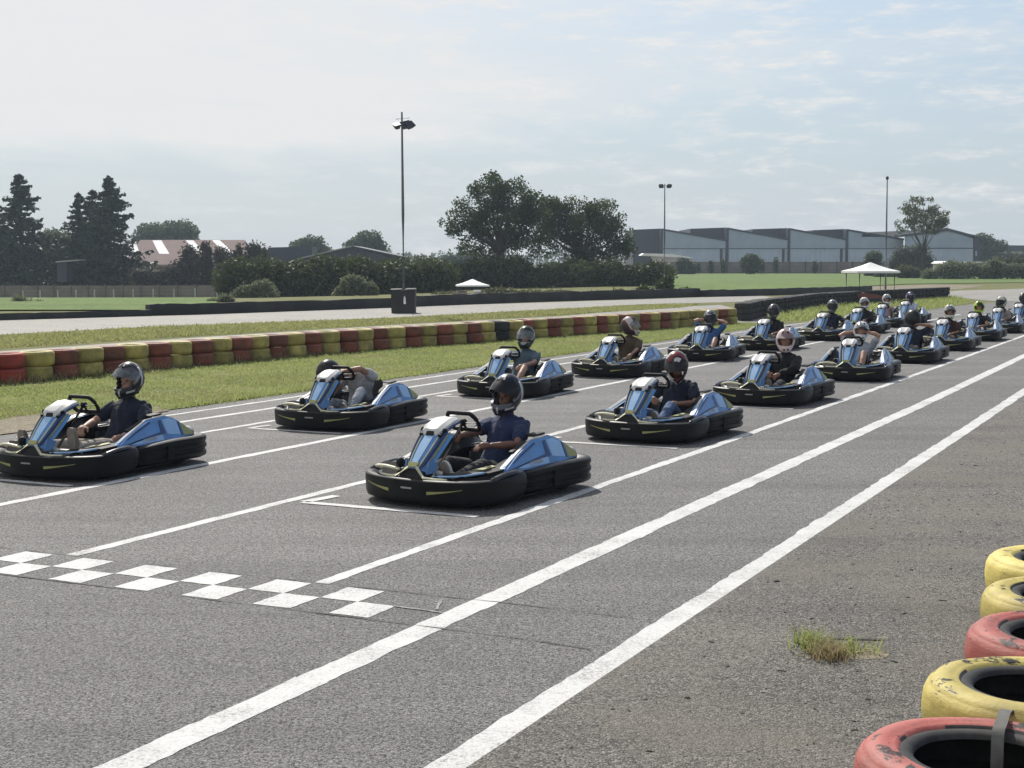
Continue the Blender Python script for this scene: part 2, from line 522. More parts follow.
def corrugated(name, c, pitch, axis=0, amp=0.25):
    N = NT(name); co = coords(N)
    s = N.n('ShaderNodeSeparateXYZ'); N.l(co, s.inputs[0])
    w = N.math('SINE', N.math('MULTIPLY', s.outputs[axis], 2 * PI / pitch))
    f = N.noise(co, 0.35, 4)
    col = N.ramp(f, [(0.3, tuple(x * 0.88 for x in c)), (0.7, tuple(x * 1.1 for x in c))])
    N.bsdf(col, 0.5, 0.1, N.bump(w, amp, 0.03), 0.4)
    return N.m
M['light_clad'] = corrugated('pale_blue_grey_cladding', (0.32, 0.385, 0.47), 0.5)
M['lower_clad'] = corrugated('ribbed_lower_cladding', (0.40, 0.47, 0.56), 0.9, 0, 0.6)

# ================================================================== GROUND
def ground_sheet():
    ys = list(np.arange(-30, 60, 10.0)) + list(np.arange(60, 300, 6.0)) + [300, 340, 400, 500, 700, 1000, 1500, 2500]
    xs = [-2000, -1200, -700, -400, -250] + list(np.arange(-160, 161, 8.0)) + [250, 400, 700, 1200, 2000]
    bm = bmesh.new()
    G = [[bm.verts.new((x, y, terrain(x, y) - (0.006 if 0 else 0))) for x in xs] for y in ys]
    for j in range(len(ys) - 1):
        for i in range(len(xs) - 1):
            bm.faces.new((G[j][i], G[j][i + 1], G[j + 1][i + 1], G[j + 1][i]))
    tag(obj('ground', bm, M['verge']), kind='structure')
ground_sheet()


def sheet(name, pts, z, m, kind='structure', sub=0):
    bm = bmesh.new()
    f = bm.faces.new([bm.verts.new((p[0], p[1], z)) for p in pts])
    if f.normal.z < 0: f.normal_flip()
    bmesh.ops.triangulate(bm, faces=bm.faces[:])
    o = obj(name, bm, m, smooth=False)
    return tag(o, kind=kind)


def wob(pts, amp, step):
    """edge points between pts with a small wander, so an edge is not a ruler line"""
    out = []
    for i in range(len(pts) - 1):
        a, b = Vector(pts[i]), Vector(pts[i + 1])
        k = max(1, int((b - a).length / step))
        for j in range(k):
            p = a.lerp(b, j / k)
            if i or j: p = p + Vector((rng.normal() * amp, rng.normal() * amp, 0))
            out.append(p)
    out.append(Vector(pts[-1])); return out


# the straight: asphalt from the near verge to the grass, then grass island, service strip, infield grass, far track
left_edge = wob([trk(-12, 13.05), trk(14, 13.05), trk(30, 13.1), trk(47, 13.1), trk(60, 12.6), trk(74, 11), trk(120, 4), trk(160, -20)], 0.035, 0.7)
sheet('track_asphalt', left_edge + [trk(160, -60), trk(-12, -14)], 0.004, M['asphalt'])
sheet('pit_lane_asphalt', [trk(-12, 2.70)] + [trk(s, 2.70) for s in (0, 20, 40)] + [trk(60, 2.6), trk(70, -10), trk(-12, -14)], 0.008, M['old_asphalt'])
# grass island between the straight and the tyre wall, with its tall verge
isl = wob([trk(-12, 13.12), trk(14, 13.12), trk(30, 13.18), trk(47.5, 13.2)], 0.05, 0.6)
sheet('grass_island', isl + [trk(48.5, 14.6), trk(44, 16.2), trk(35, 17.6), trk(25, 19.0), trk(10, 20.2), trk(-12, 20.5)], 0.012, M['grass_ground'])
sheet('dirt_path', wob([trk(12.2, 13.0), trk(16.2, 13.0)], .03, .4) + wob([trk(16.6, 13.5), trk(14.9, 14.25), trk(12.2, 14.3), trk(9.0, 14.2), trk(5, 13.9)], 0.1, 0.4) + [trk(5, 13.0)], 0.016, M['dirt'])
# island beyond the gap
sheet('grass_island', wob([gp(772, 323.5), gp(835, 322), gp(900, 315.5), gp(940, 308.5), gp(972, 303), gp(974, 300.5), gp(958, 297.5), gp(930, 296.5)], 0.1, 1.5) + [gp(840, 303), gp(766, 315)], 0.012, M['grass_ground'])
sheet('gap_asphalt', [gp(735, 328), gp(770, 325), gp(775, 318), gp(790, 308), gp(745, 309), gp(738, 316)], 0.010, M['pale_asphalt'])
# service strip right behind the wall and the far track
sheet('service_path', [gp(-150, 372), gp(0, 366), gp(400, 336), gp(600, 322), gp(700, 314), gp(740, 310), gp(720, 305), gp(640, 309), gp(560, 316.5), gp(400, 325), gp(200, 337.5), gp(0, 351.5), gp(-150, 361)], 0.007, M['pale_asphalt'])
sheet('far_track_asphalt', [gp(-200, 350), gp(0, 335), gp(150, 327), gp(300, 321.5), gp(400, 317.5), gp(560, 309), gp(640, 304.5), gp(720, 302.5), gp(790, 300), gp(760, 295.5), gp(640, 299.5), gp(450, 305.5), gp(390, 308), gp(200, 315), gp(0, 320.5), gp(-200, 327)], 0.007, M['pale_asphalt'])
sheet('far_path', [gp(780, 289.5), gp(840, 287.2), gp(930, 284.6), gp(985, 285.4), gp(960, 289.2), gp(880, 291), gp(800, 292)], 0.006, M['dirt'])
sheet('far_track_bend', wob([gp(870, 296.5), gp(960, 290.6), gp(1024, 288.6), gp(1150, 286)], .15, 4) + [gp(1200, 297), gp(1060, 300.5), gp(1000, 301.5), gp(974, 299.6), gp(950, 296)], 0.0075, M['pale_asphalt'])
# the bright green fields
def field(name, px, m):
    bm = bmesh.new(); P = [Vector(p) for p in px]
    vs = [bm.verts.new((p.x, p.y, terrain(p.x, p.y) + 0.05)) for p in P]
    bm.faces.new(vs); bmesh.ops.triangulate(bm, faces=bm.faces[:])
    tag(obj(name, bm, m, smooth=False), kind='structure')
field('green_field', [gp(640, 296), gp(690, 293.5), gp(760, 291.5), gp(835, 288), gp(905, 284.5), gp(1010, 283), gp(1100, 283), gp(1080, 278), gp(900, 274.5), gp(760, 273.0), gp(690, 273.5), gp(640, 276)], M['field'])
def field_left():
    bm = bmesh.new(); Ds = np.linspace(62, 176, 20); G = []
    for D in Ds:
        xl, xr = at(-150, 262, D).x, at(216, 262, D).x
        G.append([bm.verts.new((x, D, terrain(x, D) + 0.06)) for x in np.linspace(xl, xr, 14)])
    for j in range(19):
        for i in range(13): bm.faces.new((G[j][i], G[j][i + 1], G[j + 1][i + 1], G[j + 1][i]))
    tag(obj('green_field', bm, M['field']), kind='structure')
field_left()

# ------------------------------------------------------------------ painted lines
def stripes(name, segs, m, z, jag=0.006):
    """segs: (s0,n0,s1,n1,width) in the track's own axes -> flat painted strips with slightly ragged edges"""
    bm = bmesh.new()
    for s0, n0, s1, n1, w in segs:
        a, b = trk(s0, n0), trk(s1, n1); d = (b - a); L = d.length; d.normalize(); q = Vector((-d.y, d.x, 0))
        k = max(2, int(L / (0.07 if L < 45 else .25))); pv = None; j1 = j2 = 0
        for i in range(k + 1):
            p = a.lerp(b, i / k)
            j1, j2 = j1 * .6 + rng.normal() * jag * .75, j2 * .6 + rng.normal() * jag * .75
            v = (bm.verts.new(p + q * (w / 2 + j1) + Vector((0, 0, z))), bm.verts.new(p - q * (w / 2 + j2) + Vector((0, 0, z))))
            if pv: bm.faces.new((pv[0], pv[1], v[1], v[0]))
            pv = v
    return tag(obj(name, bm, m, smooth=False), kind='structure')

def bent(pts, w):
    return [(pts[i][0], pts[i][1], pts[i + 1][0], pts[i + 1][1], w) for i in range(len(pts) - 1)]

lines = bent([(-8, 2.80), (10, 2.765), (26, 2.80), (70, 2.9)], 0.16)
lines += bent([(-8, 3.97), (6, 3.97), (8, 3.955), (22, 3.86), (40, 3.90), (70, 3.95)], 0.18)
lines += bent([(7.87, 5.13), (16, 5.06), (30, 5.0), (60, 4.95)], 0.11)
lines += bent([(7.87, 7.2), (16, 7.15), (30, 7.15), (60, 7.15)], 0.11)
lines += bent([(7.87, 9.27), (16, 9.25), (30, 9.3), (60, 9.3)], 0.12)
lines += bent([(13, 11.02), (30, 11.0), (60, 11.0)], 0.09)
lines += bent([(12, 12.0), (30, 11.95), (60, 11.95)], 0.10)
lines += bent([(13, 12.66), (30, 12.68), (60, 12.7)], 0.08)
stripes('road_markings', lines, M['paint'], 0.0065)
# grid boxes: a front bar across the lane and a short return on the far side
box = []
for i, s in enumerate((10.5, 15.35, 20.2, 25.1, 30.0, 34.8, 39.6)):
    box += [(s, 5.35, s, 7.02, 0.10), (s + .02, 7.02, s + 0.42, 6.95, 0.10)]
    s2 = (10.35, 14.95, 19.8, 24.2, 29.2, 33.5, 38.2)[i]
    box += [(s2, 9.45, s2, 10.78, 0.085), (s2 + .02, 10.78, s2 + 0.4, 10.74, 0.085)]
stripes('road_markings', box, M['paint'], 0.0095)
# chequered start line: two rows of squares
bm = bmesh.new()
sq = 0.2675; row = 0.315; s0 = 7.21
k = 0
n = 4.38
while n < 10.2:
    for r in range(2):
        if (k + r) % 2 == 0:
            a = n + rng.normal() * 0.004
            P = [trk(s0 + r * row, a), trk(s0 + (r + 1) * row, a), trk(s0 + (r + 1) * row, a + sq), trk(s0 + r * row, a + sq)]
            vs = []
            for e in range(4):
                for j in range(5):
                    p = P[e].lerp(P[(e + 1) % 4], j / 5); vs.append(bm.verts.new((p.x + rng.normal() * .003, p.y + rng.normal() * .003, 0.0068)))
            bm.faces.new(vs)
    n += sq; k += 1
tag(obj('road_markings', bm, M['paint'], smooth=False), kind='structure')
# dark saw-cut joints on both sides of the chequers and a ghost of an erased square
stripes('road_joints', bent([(7.12, 2.95), (7.16, 3.4), (7.185, 5), (7.19, 8), (7.2, 12.5)], .007) + bent([(7.85, 2.95), (7.88, 3.6), (7.87, 6), (7.88, 9), (7.885, 12.5)], .007), M['tar'], 0.0086, 0.004)
stripes('worn_markings', [(7.50, 4.05, 7.52, 4.40, 0.025), (7.55, 4.12, 7.80, 4.22, 0.02)], M['worn_paint'], 0.0088, 0.006)

# ------------------------------------------------------------------ loose chips and crumbs of rubber
def chips():
    V = []
    for i in range(1900):
        if i < 1350: s, n = rng.uniform(3.5, 30), 2.6 - abs(rng.normal()) * 1.5
        else: s, n = rng.uniform(3.5, 14), rng.uniform(-1.0, 2.5)
        if n < -3: continue
        r = abs(rng.normal()) * 0.0027 + 0.0014
        if rng.random() < 0.02: r *= 2.6
        c = trk(s, n, 0.010); a = rng.uniform(0, PI); e = rng.uniform(1.0, 3.2)
        ux, uy = math.cos(a) * r * e, math.sin(a) * r * e; vx, vy = -math.sin(a) * r, math.cos(a) * r
        h = r * rng.uniform(0.3, 0.7)
        b = [(c.x + ux + vx, c.y + uy + vy), (c.x - ux + vx * .7, c.y - uy + vy * .7), (c.x - ux * .8 - vx, c.y - uy * .8 - vy), (c.x + ux * .9 - vx, c.y + uy * .9 - vy)]
        B = [(x, y, 0.009) for x, y in b]; T = [(c.x + (x - c.x) * .6, c.y + (y - c.y) * .6, 0.009 + h) for x, y in b]
        V.append(T)
        for k in range(4): V.append([B[k], B[(k + 1) % 4], T[(k + 1) % 4], T[k]])
    tag(quads('loose_chips', V, M['crisp']), 'loose dark stone chips and rubber crumbs on the near asphalt', 'gravel', kind='stuff')
chips()

# ------------------------------------------------------------------ grass blades
def blades(name, pts, hmin, hmax, m, label, w=0.006, lean=0.5):
    P = np.asarray(pts, dtype=np.float64); k = len(P)
    a = rng.uniform(0, 2 * PI, k); h = rng.uniform(hmin, hmax, k) * rng.uniform(0.6, 1.2, k)
    l = rng.normal(0, lean, (k, 2)) * h[:, None]
    dx = np.stack([np.cos(a), np.sin(a), np.zeros(k)], 1) * (w * rng.uniform(.7, 1.5, k))[:, None]
    mid = P + np.stack([l[:, 0] * .3, l[:, 1] * .3, h * .6], 1)
    top = P + np.stack([l[:, 0], l[:, 1], h], 1)
    q1 = np.stack([P - dx, P + dx, mid + dx * .7, mid - dx * .7], 1)
    q2 = np.stack([mid - dx * .7, mid + dx * .7, top + dx * .1, top - dx * .1], 1)
    return tag(quads(name, np.concatenate([q1, q2]), m), label, 'grass', kind='stuff')

def strip_points(n, s0, s1, nlo, nhi, bias=1.0):
    out = []
    while len(out) < n:
        s = s0 + (s1 - s0) * rng.random() ** bias
        lo, hi = nlo(s), nhi(s)
        v = rng.uniform(lo, hi)
        # tufty: keep more where a cheap noise is high
        f = math.sin(s * 3.1 + v * 2.3) * math.sin(v * 4.7 - s * 1.7) + math.sin(s * 1.1) * math.cos(v * 1.9)
        if s < 15.9 and v < 14.25: continue
        if rng.random() < 0.55 + 0.3 * f: out.append(tuple(trk(s, v, 0.012)))
    return out

wall_n = lambda s: 18.25 - max(0, s - 20.8) * 0.042 if s < 30 else 17.75 - (s - 30) * 0.165
blades('grass', strip_points(95000, 10.5, 48, lambda s: 13.12, lambda s: wall_n(s) + .3, 1.7), 0.015, 0.065, M['blade'], 'short green grass on the island before the striped tyre wall', 0.006, 0.9)
blades('dry_grass', [p for p in strip_points(26000, 11, 47, lambda s: 13.15, lambda s: wall_n(s) + .2, 1.6) if math.sin(p[0] * 1.3 + 2 * math.sin(p[1] * .6)) + math.sin(p[1] * 1.7 + p[0]) > .5], 0.02, 0.06, M['dry_blade'], 'yellowed patches in the grass before the striped tyre wall', 0.005, 0.9)
blades('tall_grass', strip_points(5000, 15, 47, lambda s: wall_n(s) - .25, lambda s: wall_n(s) + .1), 0.08, 0.2, M['dry_blade'], 'taller pale grass along the foot of the striped tyre wall', 0.006)
blades('verge_grass', strip_points(2500, 15, 47, lambda s: 13.0, lambda s: 13.25), 0.04, 0.11, M['blade'], 'ragged grass creeping over the edge of the track', 0.007)
def px_points(n, poly):
    P = [gp(*p) for p in poly]; xs = [p.x for p in P]; ys = [p.y for p in P]; out = []
    while len(out) < n:
        x, y = rng.uniform(min(xs), max(xs)), rng.uniform(min(ys), max(ys)); ins = False; j = len(P) - 1
        for i in range(len(P)):
            if (P[i].y > y) != (P[j].y > y) and x < (P[j].x - P[i].x) * (y - P[i].y) / (P[j].y - P[i].y) + P[i].x: ins = not ins
            j = i
        if ins: out.append((x, y, 0.01))
    return out
blades('far_grass', px_points(9000, [(770, 322), (835, 321), (938, 308), (972, 302), (955, 298), (930, 297), (840, 304), (766, 316)]), 0.06, 0.2, M['blade'], 'rough grass on the island below the black tyre wall', 0.02)
blades('infield_grass', px_points(26000, [(-60, 353), (0, 349), (200, 336), (400, 324), (560, 315.5), (680, 308), (700, 304.5), (640, 306), (560, 310), (400, 319), (150, 328), (0, 337), (-60, 341)]), 0.03, 0.11, M['mid_blade'], 'dry yellow green grass between the two pale strips', 0.02)
# tuft in a crack of the near asphalt
def tuft():
    c = gp(826, 655); g = []; d = []
    for i in range(300):
        g.append((c.x - .055 + rng.normal() * .035, c.y + .12 + rng.normal() * .08, .008))
    for i in range(420):
        d.append((c.x + .0 + rng.normal() * .05, c.y - .04 + rng.normal() * .06, .008))
    for i in range(120):
        g.append((c.x + .13 + rng.normal() * .09, c.y + .03 + rng.normal() * .06, .008))
    r = empty('grass_tuft', (c.x, c.y, 0), 0, 'green and straw grass tuft growing from a crack in the near asphalt', 'grass tuft')
    for nm, P, m, h in (('green_blades', g, M['blade'], (.03, .115)), ('dry_blades', d, M['dry_blade'], (.03, .10))):
        o = blades(nm, [(p[0] - c.x, p[1] - c.y, p[2]) for p in P], *h, m, None, 0.0035, 0.7)
        for k in ('category', 'kind'):
            if k in o: del o[k]
        o.parent = r
tuft()
bmx = bmesh.new()
c = gp(840, 640)
prism(bmx, [(c.x - .05, c.y - .02, .009), (c.x + .22, c.y - .05, .009), (c.x + .23, c.y - .02, .009), (c.x - .02, c.y + .02, .009)], (0, 0, .004))
tag(obj('road_crack', bmx, M['tar'], smooth=False), kind='structure')
def sandpatch():
    c = gp(848, 655); pts = []
    for i in range(14):
        a = 2 * PI * i / 14; r = rng.uniform(.75, 1.1)
        pts.append((c.x + math.cos(a) * .22 * r, c.y + math.sin(a) * .13 * r))
    sheet('sandy_patch', pts, 0.0095, M['dirt'])
sandpatch()

# ================================================================== TYRES
def car_tyre_mesh(name, seg=28, Rr=0.31, w=0.256, hole=0.185, m=None):
    bm = bmesh.new(); h = w / 2
    prof = [(hole, -h * .72), (hole + .02, -h * .9), (Rr - .065, -h), (Rr - .032, -h * .95), (Rr - .012, -h * .84), (Rr, -h * .6), (Rr - .006, -h * .57), (Rr - .006, -h * .52), (Rr, -h * .49),
            (Rr, h * .49), (Rr - .006, h * .52), (Rr - .006, h * .57), (Rr, h * .6), (Rr - .012, h * .84), (Rr - .032, h * .95), (Rr - .065, h), (hole + .02, h * .9), (hole, h * .72), (hole + .03, h * .5), (Rr - .03, h * .3), (Rr - .03, -h * .3), (hole + .03, -h * .5)]
    lathe(bm, prof, seg, None, True)
    bmesh.ops.recalc_face_normals(bm, faces=bm.faces[:])
    me = bpy.data.meshes.new(name); bm.to_mesh(me); bm.free()
    for p in me.polygons: p.use_smooth = True
    me.set_sharp_from_angle(angle=R(45))
    me.materials.append(m); return me

def lorry_tyre_mesh(name, m):
    bm = bmesh.new(); Rr, h, hole = 0.475, 0.135, 0.265
    prof = [(hole, -h * .8), (hole + .03, -h * .92), (Rr - .11, -h), (Rr - .035, -h * .86), (Rr - .008, -h * .55), (Rr, -h * .1), (Rr, h * .1), (Rr - .006, h * .5), (Rr - .022, h * .74), (Rr - .03, h * .76), (Rr - .034, h * .82),
            (Rr - .05, h * .92), (Rr - .085, h), (Rr - .12, h * 1.0), (Rr - .13, h * .965), (Rr - .142, h * .965), (hole + .055, h * .93), (hole + .045, h * .85), (hole + .02, h * .86), (hole, h * .76), (hole - .006, h * .66), (hole + .04, h * .5), (Rr - .03, h * .35), (Rr - .03, -h * .4), (hole + .04, -h * .6)]
    lathe(bm, prof, 64, None, True)
    bmesh.ops.recalc_face_normals(bm, faces=bm.faces[:])
    for v in bm.verts:   # scrubbed, slightly dented rubber
        a = math.atan2(v.co.y, v.co.x)
        f = 1 + 0.006 * math.sin(3 * a + 1) + 0.004 * math.sin(7 * a)
        v.co.x *= f; v.co.y *= f
    me = bpy.data.meshes.new(name); bm.to_mesh(me); bm.free()
    for p in me.polygons: p.use_smooth = True
    me.set_sharp_from_angle(angle=R(50))
    me.materials.append(m); me.materials.append(M['rubber'])
    for p in me.polygons:
        c = p.center; r = math.hypot(c.x, c.y)
        if r < hole + .05 or (r < Rr - .02 and c.z < h * .6 and c.z > -h * .8): p.material_index = 1
    return me

def put(name, me, loc, label, cat, group, rot=(0, 0, 0)):
    o = bpy.data.objects.new(name, me); COL.objects.link(o); o.location = loc; o.rotation_euler = rot
    return tag(o, label, cat, group)

big = {'red': lorry_tyre_mesh('lorry_tyre', M['big_red']), 'yellow': lorry_tyre_mesh('lorry_tyre', M['big_yellow'])}
near_row = [(3.36, 8.83, 'yellow', 'pale yellow lorry tyre farthest along the near row, behind another yellow one'),
            (3.03, 7.89, 'yellow', 'yellow lorry tyre lying right behind the faded red one'),
            (2.69, 7.05, 'red', 'faded red lorry tyre between two yellow ones'),
            (2.23, 6.16, 'yellow', 'yellow lorry tyre with black scraped top, second from the camera'),
            (1.735, 5.27, 'red', 'red lorry tyre under a grey strap, nearest the camera'),
            (1.22, 4.36, 'yellow', 'yellow lorry tyre just below the frame')]
for i, (x, y, c, lab) in enumerate(near_row[:5]):
    put('lorry_tyre', big[c], (x, y, 0.135 + .008), lab, 'tyre', 'painted lorry tyres lying along the near verge', (0, 0, rng.uniform(0, 6)))
bm = bmesh.new()     # webbing strap that ties the last two tyres together
P = crom([(1.985, 5.80, .10), (1.985, 5.79, .24), (1.965, 5.74, .282), (1.925, 5.66, .296), (1.87, 5.53, .297), (1.835, 5.46, .28), (1.82, 5.42, .2), (1.82, 5.42, .1)], 5)
rings = []
for i, p in enumerate(P):
    q = Vector((.021, -.009, 0))
    rings.append([p + q, p - q, p - q - Vector((0, 0, .005)), p + q - Vector((0, 0, .005))])
loft(bm, rings)
tag(obj('webbing_strap', bm, plain('grey_webbing', (0.13, 0.128, 0.115), 0.9, scale=30)), 'grey webbing strap lying over the nearest red lorry tyre', 'strap')

# ---- striped wall: two tyres high, red and yellow columns in turn
wall_pts = [gp(-66, 393), gp(0, 386.5), gp(100, 377), gp(200, 367.5), gp(300, 358), gp(400, 349.5), gp(500, 342), gp(600, 334.5), gp(700, 327), gp(738, 324.5)]
def walk(pts, step):
    out = []; i = 0; p = Vector(pts[0]); out.append((p.copy(), (Vector(pts[1]) - p).normalized()))
    rem = step
    while i < len(pts) - 1:
        a, b = p, Vector(pts[i + 1]); L = (b - a).length
        if L >= rem:
            d = (b - a).normalized(); p = a + d * rem; out.append((p.copy(), d)); rem = step
        else:
            rem -= L; p = b.copy(); i += 1
    return out
car = {c: car_tyre_mesh('car_tyre', m=M['tyre_' + c]) for c in ('red', 'yellow')}
M['fresh_red'] = painted_tyre('fresh_red_tyre', (0.55, 0.07, 0.045), 0.68); M['fresh_yellow'] = painted_tyre('fresh_yellow_tyre', (0.60, 0.50, 0.12), 0.68)
car['fresh_red'] = car_tyre_mesh('car_tyre', m=M['fresh_red']); car['fresh_yellow'] = car_tyre_mesh('car_tyre', m=M['fresh_yellow'])
car['black'] = car_tyre_mesh('car_tyre', 20, m=M['tyre_black']); black_low = car_tyre_mesh('car_tyre', 20, w=.205, m=M['tyre_black'])
cols = walk(wall_pts, 0.607)
for i, (p, d) in enumerate(cols):
    q = Vector((-d.y, d.x, 0))
    c = 'yellow' if i % 2 == 0 else 'red'
    if i in (29,): c = 'black'
    if i in (45, 47, 51): c = 'yellow'
    base = p + q * 0.31 + q * rng.normal() * 0.012
    for k in range(2):
        z = 0.012 + 0.128 + k * 0.257
        lab = '%s car tyre in the %s row of the striped tyre wall' % ({'red': 'red painted', 'yellow': 'yellow painted', 'black': 'unpainted black'}[c], ('lower', 'upper')[k])
        if i < 4:
            lab = 'bright %s car tyre in the %s row at the left end of the striped wall' % (c, ('lower', 'upper')[k])
        put('car_tyre', car['fresh_' + c if i < 4 else c], (base.x + rng.normal() * .012, base.y + rng.normal() * .012, z), lab, 'tyre', 'red and yellow car tyres stacked as a wall behind the grass' + (' (left end)' if i < 4 else ''), (rng.normal() * .015, rng.normal() * .015, rng.uniform(0, 6)))
# ---- black wall: three tyres high
bw = [gp(752, 321), gp(765, 317), gp(820, 307.5), gp(880, 303), gp(950, 298.5)]
cols = walk(bw, 0.60)
for i, (p, d) in enumerate(cols):
    q = Vector((-d.y, d.x, 0)); base = p + q * 0.31
    for k in range(3):
        lab = 'black car tyre in the %s row of the low black tyre wall' % ('bottom', 'middle', 'top')[k]
        put('car_tyre', black_low, (base.x + rng.normal() * .02, base.y + rng.normal() * .02, 0.012 + .12 + k * .2), lab, 'tyre', 'black car tyres stacked three high as a wall', (rng.normal() * .02, rng.normal() * .02, 0))
# red cushions dropped behind the black wall, under the canopy
# ---- rubber belt barriers on the far side of the far track
def belt_barrier(name, pts, h, t, label):
    bm = bmesh.new(); P = crom(pts, 8); rings = []
    for i, p in enumerate(P):
        d = (P[min(i + 1, len(P) - 1)] - P[max(i - 1, 0)]); d.z = 0; d.normalize(); q = Vector((-d.y, d.x, 0))
        hh = h * (1 + rng.normal() * 0.025); w = rng.normal() * .03
        z = terrain(p.x, p.y)
        b = Vector((p.x, p.y, z - .1)) + q * w
        rings.append([b, b + Vector((0, 0, hh * .5 + .1)) - q * .03, b + Vector((0, 0, hh + .1)), b + q * t + Vector((0, 0, hh + .08)), b + q * t])
    loft(bm, rings)
    return tag(obj(name, bm, M['belt'], angle=30), label, 'barrier', 'rubber belt barriers edging the far track')
belt_barrier('belt_barrier', [gp(-140, 325), gp(0, 320.5), gp(80, 318.2), gp(152, 316)], 0.24, 0.5, 'low black rubber barrier at the left edge, below the green field')
belt_barrier('belt_barrier', [gp(150, 315.6), gp(200, 314.5), gp(300, 311), gp(392, 307.8)], 0.44, 0.5, 'long black rubber barrier left of the near lamp mast, under the pale shrubs')
belt_barrier('belt_barrier', [gp(408, 307), gp(480, 304), gp(560, 301.2), gp(640, 298.8), gp(700, 296.8)], 0.5, 0.5, 'black rubber barrier between the near lamp mast and the dark weeds')
belt_barrier('belt_barrier', [gp(706, 297), gp(760, 295.8), gp(800, 294.5), gp(850, 292.8), gp(872, 292)], 0.42, 0.5, 'black rubber barrier in front of the green field, left of the big canopy')

# ================================================================== KART
def sweep(bm, path, prof):
    """path: plan points (x,y); prof(u) -> closed list of (outward, z)."""
    n = len(path); rings = []
    for i, p in enumerate(path):
        a = path[max(i - 1, 0)]; b = path[min(i + 1, n - 1)]
        d = (Vector(b) - Vector(a)); d.z = 0; d.normalize(); o = Vector((d.y, -d.x, 0))
        rings.append([Vector((p[0], p[1], 0)) + o * u + Vector((0, 0, z)) for u, z in prof(i / (n - 1))])
    loft(bm, rings)
    return rings

def mirror(pts):
    return pts + [(x, -y, *r) for x, y, *r in reversed(pts[:-1])]

FRONT = crom([Vector((x, y, 0)) for x, y in mirror([(.20, .60), (.24, .665), (.42, .695), (.62, .685), (.79, .615), (.905, .47), (.975, .26), (1.0, 0)])], 5)
FRONT = FRONT[::-1]   # right side first, so 'outward' points away from the kart
REAR = crom([Vector((x, y, 0)) for x, y in mirror([(.15, .56), (.08, .635), (-.2, .665), (-.5, .69), (-.74, .69), (-.89, .62), (-.965, .45), (-.99, .22), (-1.0, 0)])], 5)

def front_prof(u):
    e = abs(2 * u - 1)                       # 1 at the ends, 0 in front
    t = sstep((e - .60) / .28)
    zt = 0.240 + 0.035 * t; zb = 0.035 + 0.01 * t; b = 0.004 + .024 * t
    return [(-.11, zb + .03), (-.04, zb), (-.012, zb + .01), (.0 + b * .4, zb + .05), (b, (zt + zb) * .52), (b * .8 + .004, zt - .05), (.006, zt - .014), (-.006, zt - .002), (-.05, zt + .002), (-.11, zt - .03)]

def rear_prof(u):
    e = 1 - abs(2 * u - 1)
    zt = 0.245 + .035 * sstep(e / .35); zb = 0.055
    f = (zt - zb)
    return [(-.12, zb + .02), (-.03, zb), (.0, zb + .012), (.012, zb + f * .12), (.014, zb + f * .27), (.0, zb + f * .31), (.0, zb + f * .40), (.014, zb + f * .45), (.016, zb + f * .60), (.004, zb + f * .64), (.004, zb + f * .72), (.014, zb + f * .78), (.012, zb + f * .93), (-.012, zt), (-.06, zt), (-.12, zt - .03)]

def on_front(u, z, off=.004):
    """a point on the outer face of the front bumper"""
    x = u * (len(FRONT) - 1); i = min(int(x), len(FRONT) - 2); t = x - i
    p = FRONT[i].lerp(FRONT[i + 1], t)
    d = (FRONT[min(i + 2, len(FRONT) - 1)] - FRONT[max(i - 1, 0)]); d.normalize(); o = Vector((d.y, -d.x, 0))
    pr = front_prof(u); ou = pr[2:8]; w = 0
    for (a, za), (b, zb) in zip(ou, ou[1:]):
        if min(za, zb) <= z <= max(za, zb): w = a + (b - a) * (z - za) / (zb - za + 1e-9)
    return p + o * (w + off) + Vector((0, 0, z))

def accent(name, u0, u1, f0, f1, m, parent, off=.004):
    """a thin sticker lying on the bumper between two edges z=f0(t), z=f1(t)"""
    bm = bmesh.new(); k = 8; A = []; B = []
    for i in range(k + 1):
        t = i / k; u = u0 + (u1 - u0) * t; a, b = f0(t), f1(t)
        A.append([on_front(u, a, off), on_front(u, a * .5 + b * .5, off), on_front(u, b, off)])
        B.append([on_front(u, a, -.003), on_front(u, a * .5 + b * .5, -.003), on_front(u, b, -.003)])
    rings = [a + b[::-1] for a, b in zip(A, B)]
    loft(bm, rings)
    return obj(name, bm, m, parent)

# bodywork beside the seat: a flat outer face leaning inwards at the top
def pod_y(z): return .60 - .52 * (z - .25)
def pod_poly(bm, poly, side, depth=.006, off=.004):
    nrm = Vector((0, 1, .52)).normalized()
    P = [Vector((x, pod_y(z), z)) + nrm * off for x, z in poly]
    P = [Vector((p.x, p.y * side, p.z)) for p in P]; nn = Vector((0, nrm.y * side, nrm.z))
    prism(bm, P, -nn * (depth + off))

def text_mesh(txt, size):
    cu = bpy.data.curves.new('lettering', 'FONT'); cu.body = txt; cu.size = size; cu.extrude = 0.0015; cu.resolution_u = 2
    cu.shear = 0.2
    o = bpy.data.objects.new('lettering_tmp', cu); COL.objects.link(o)
    dg = bpy.context.evaluated_depsgraph_get(); dg.update()
    me = bpy.data.meshes.new_from_object(o.evaluated_get(dg)); bpy.data.objects.remove(o)
    me.materials.clear()
    return me

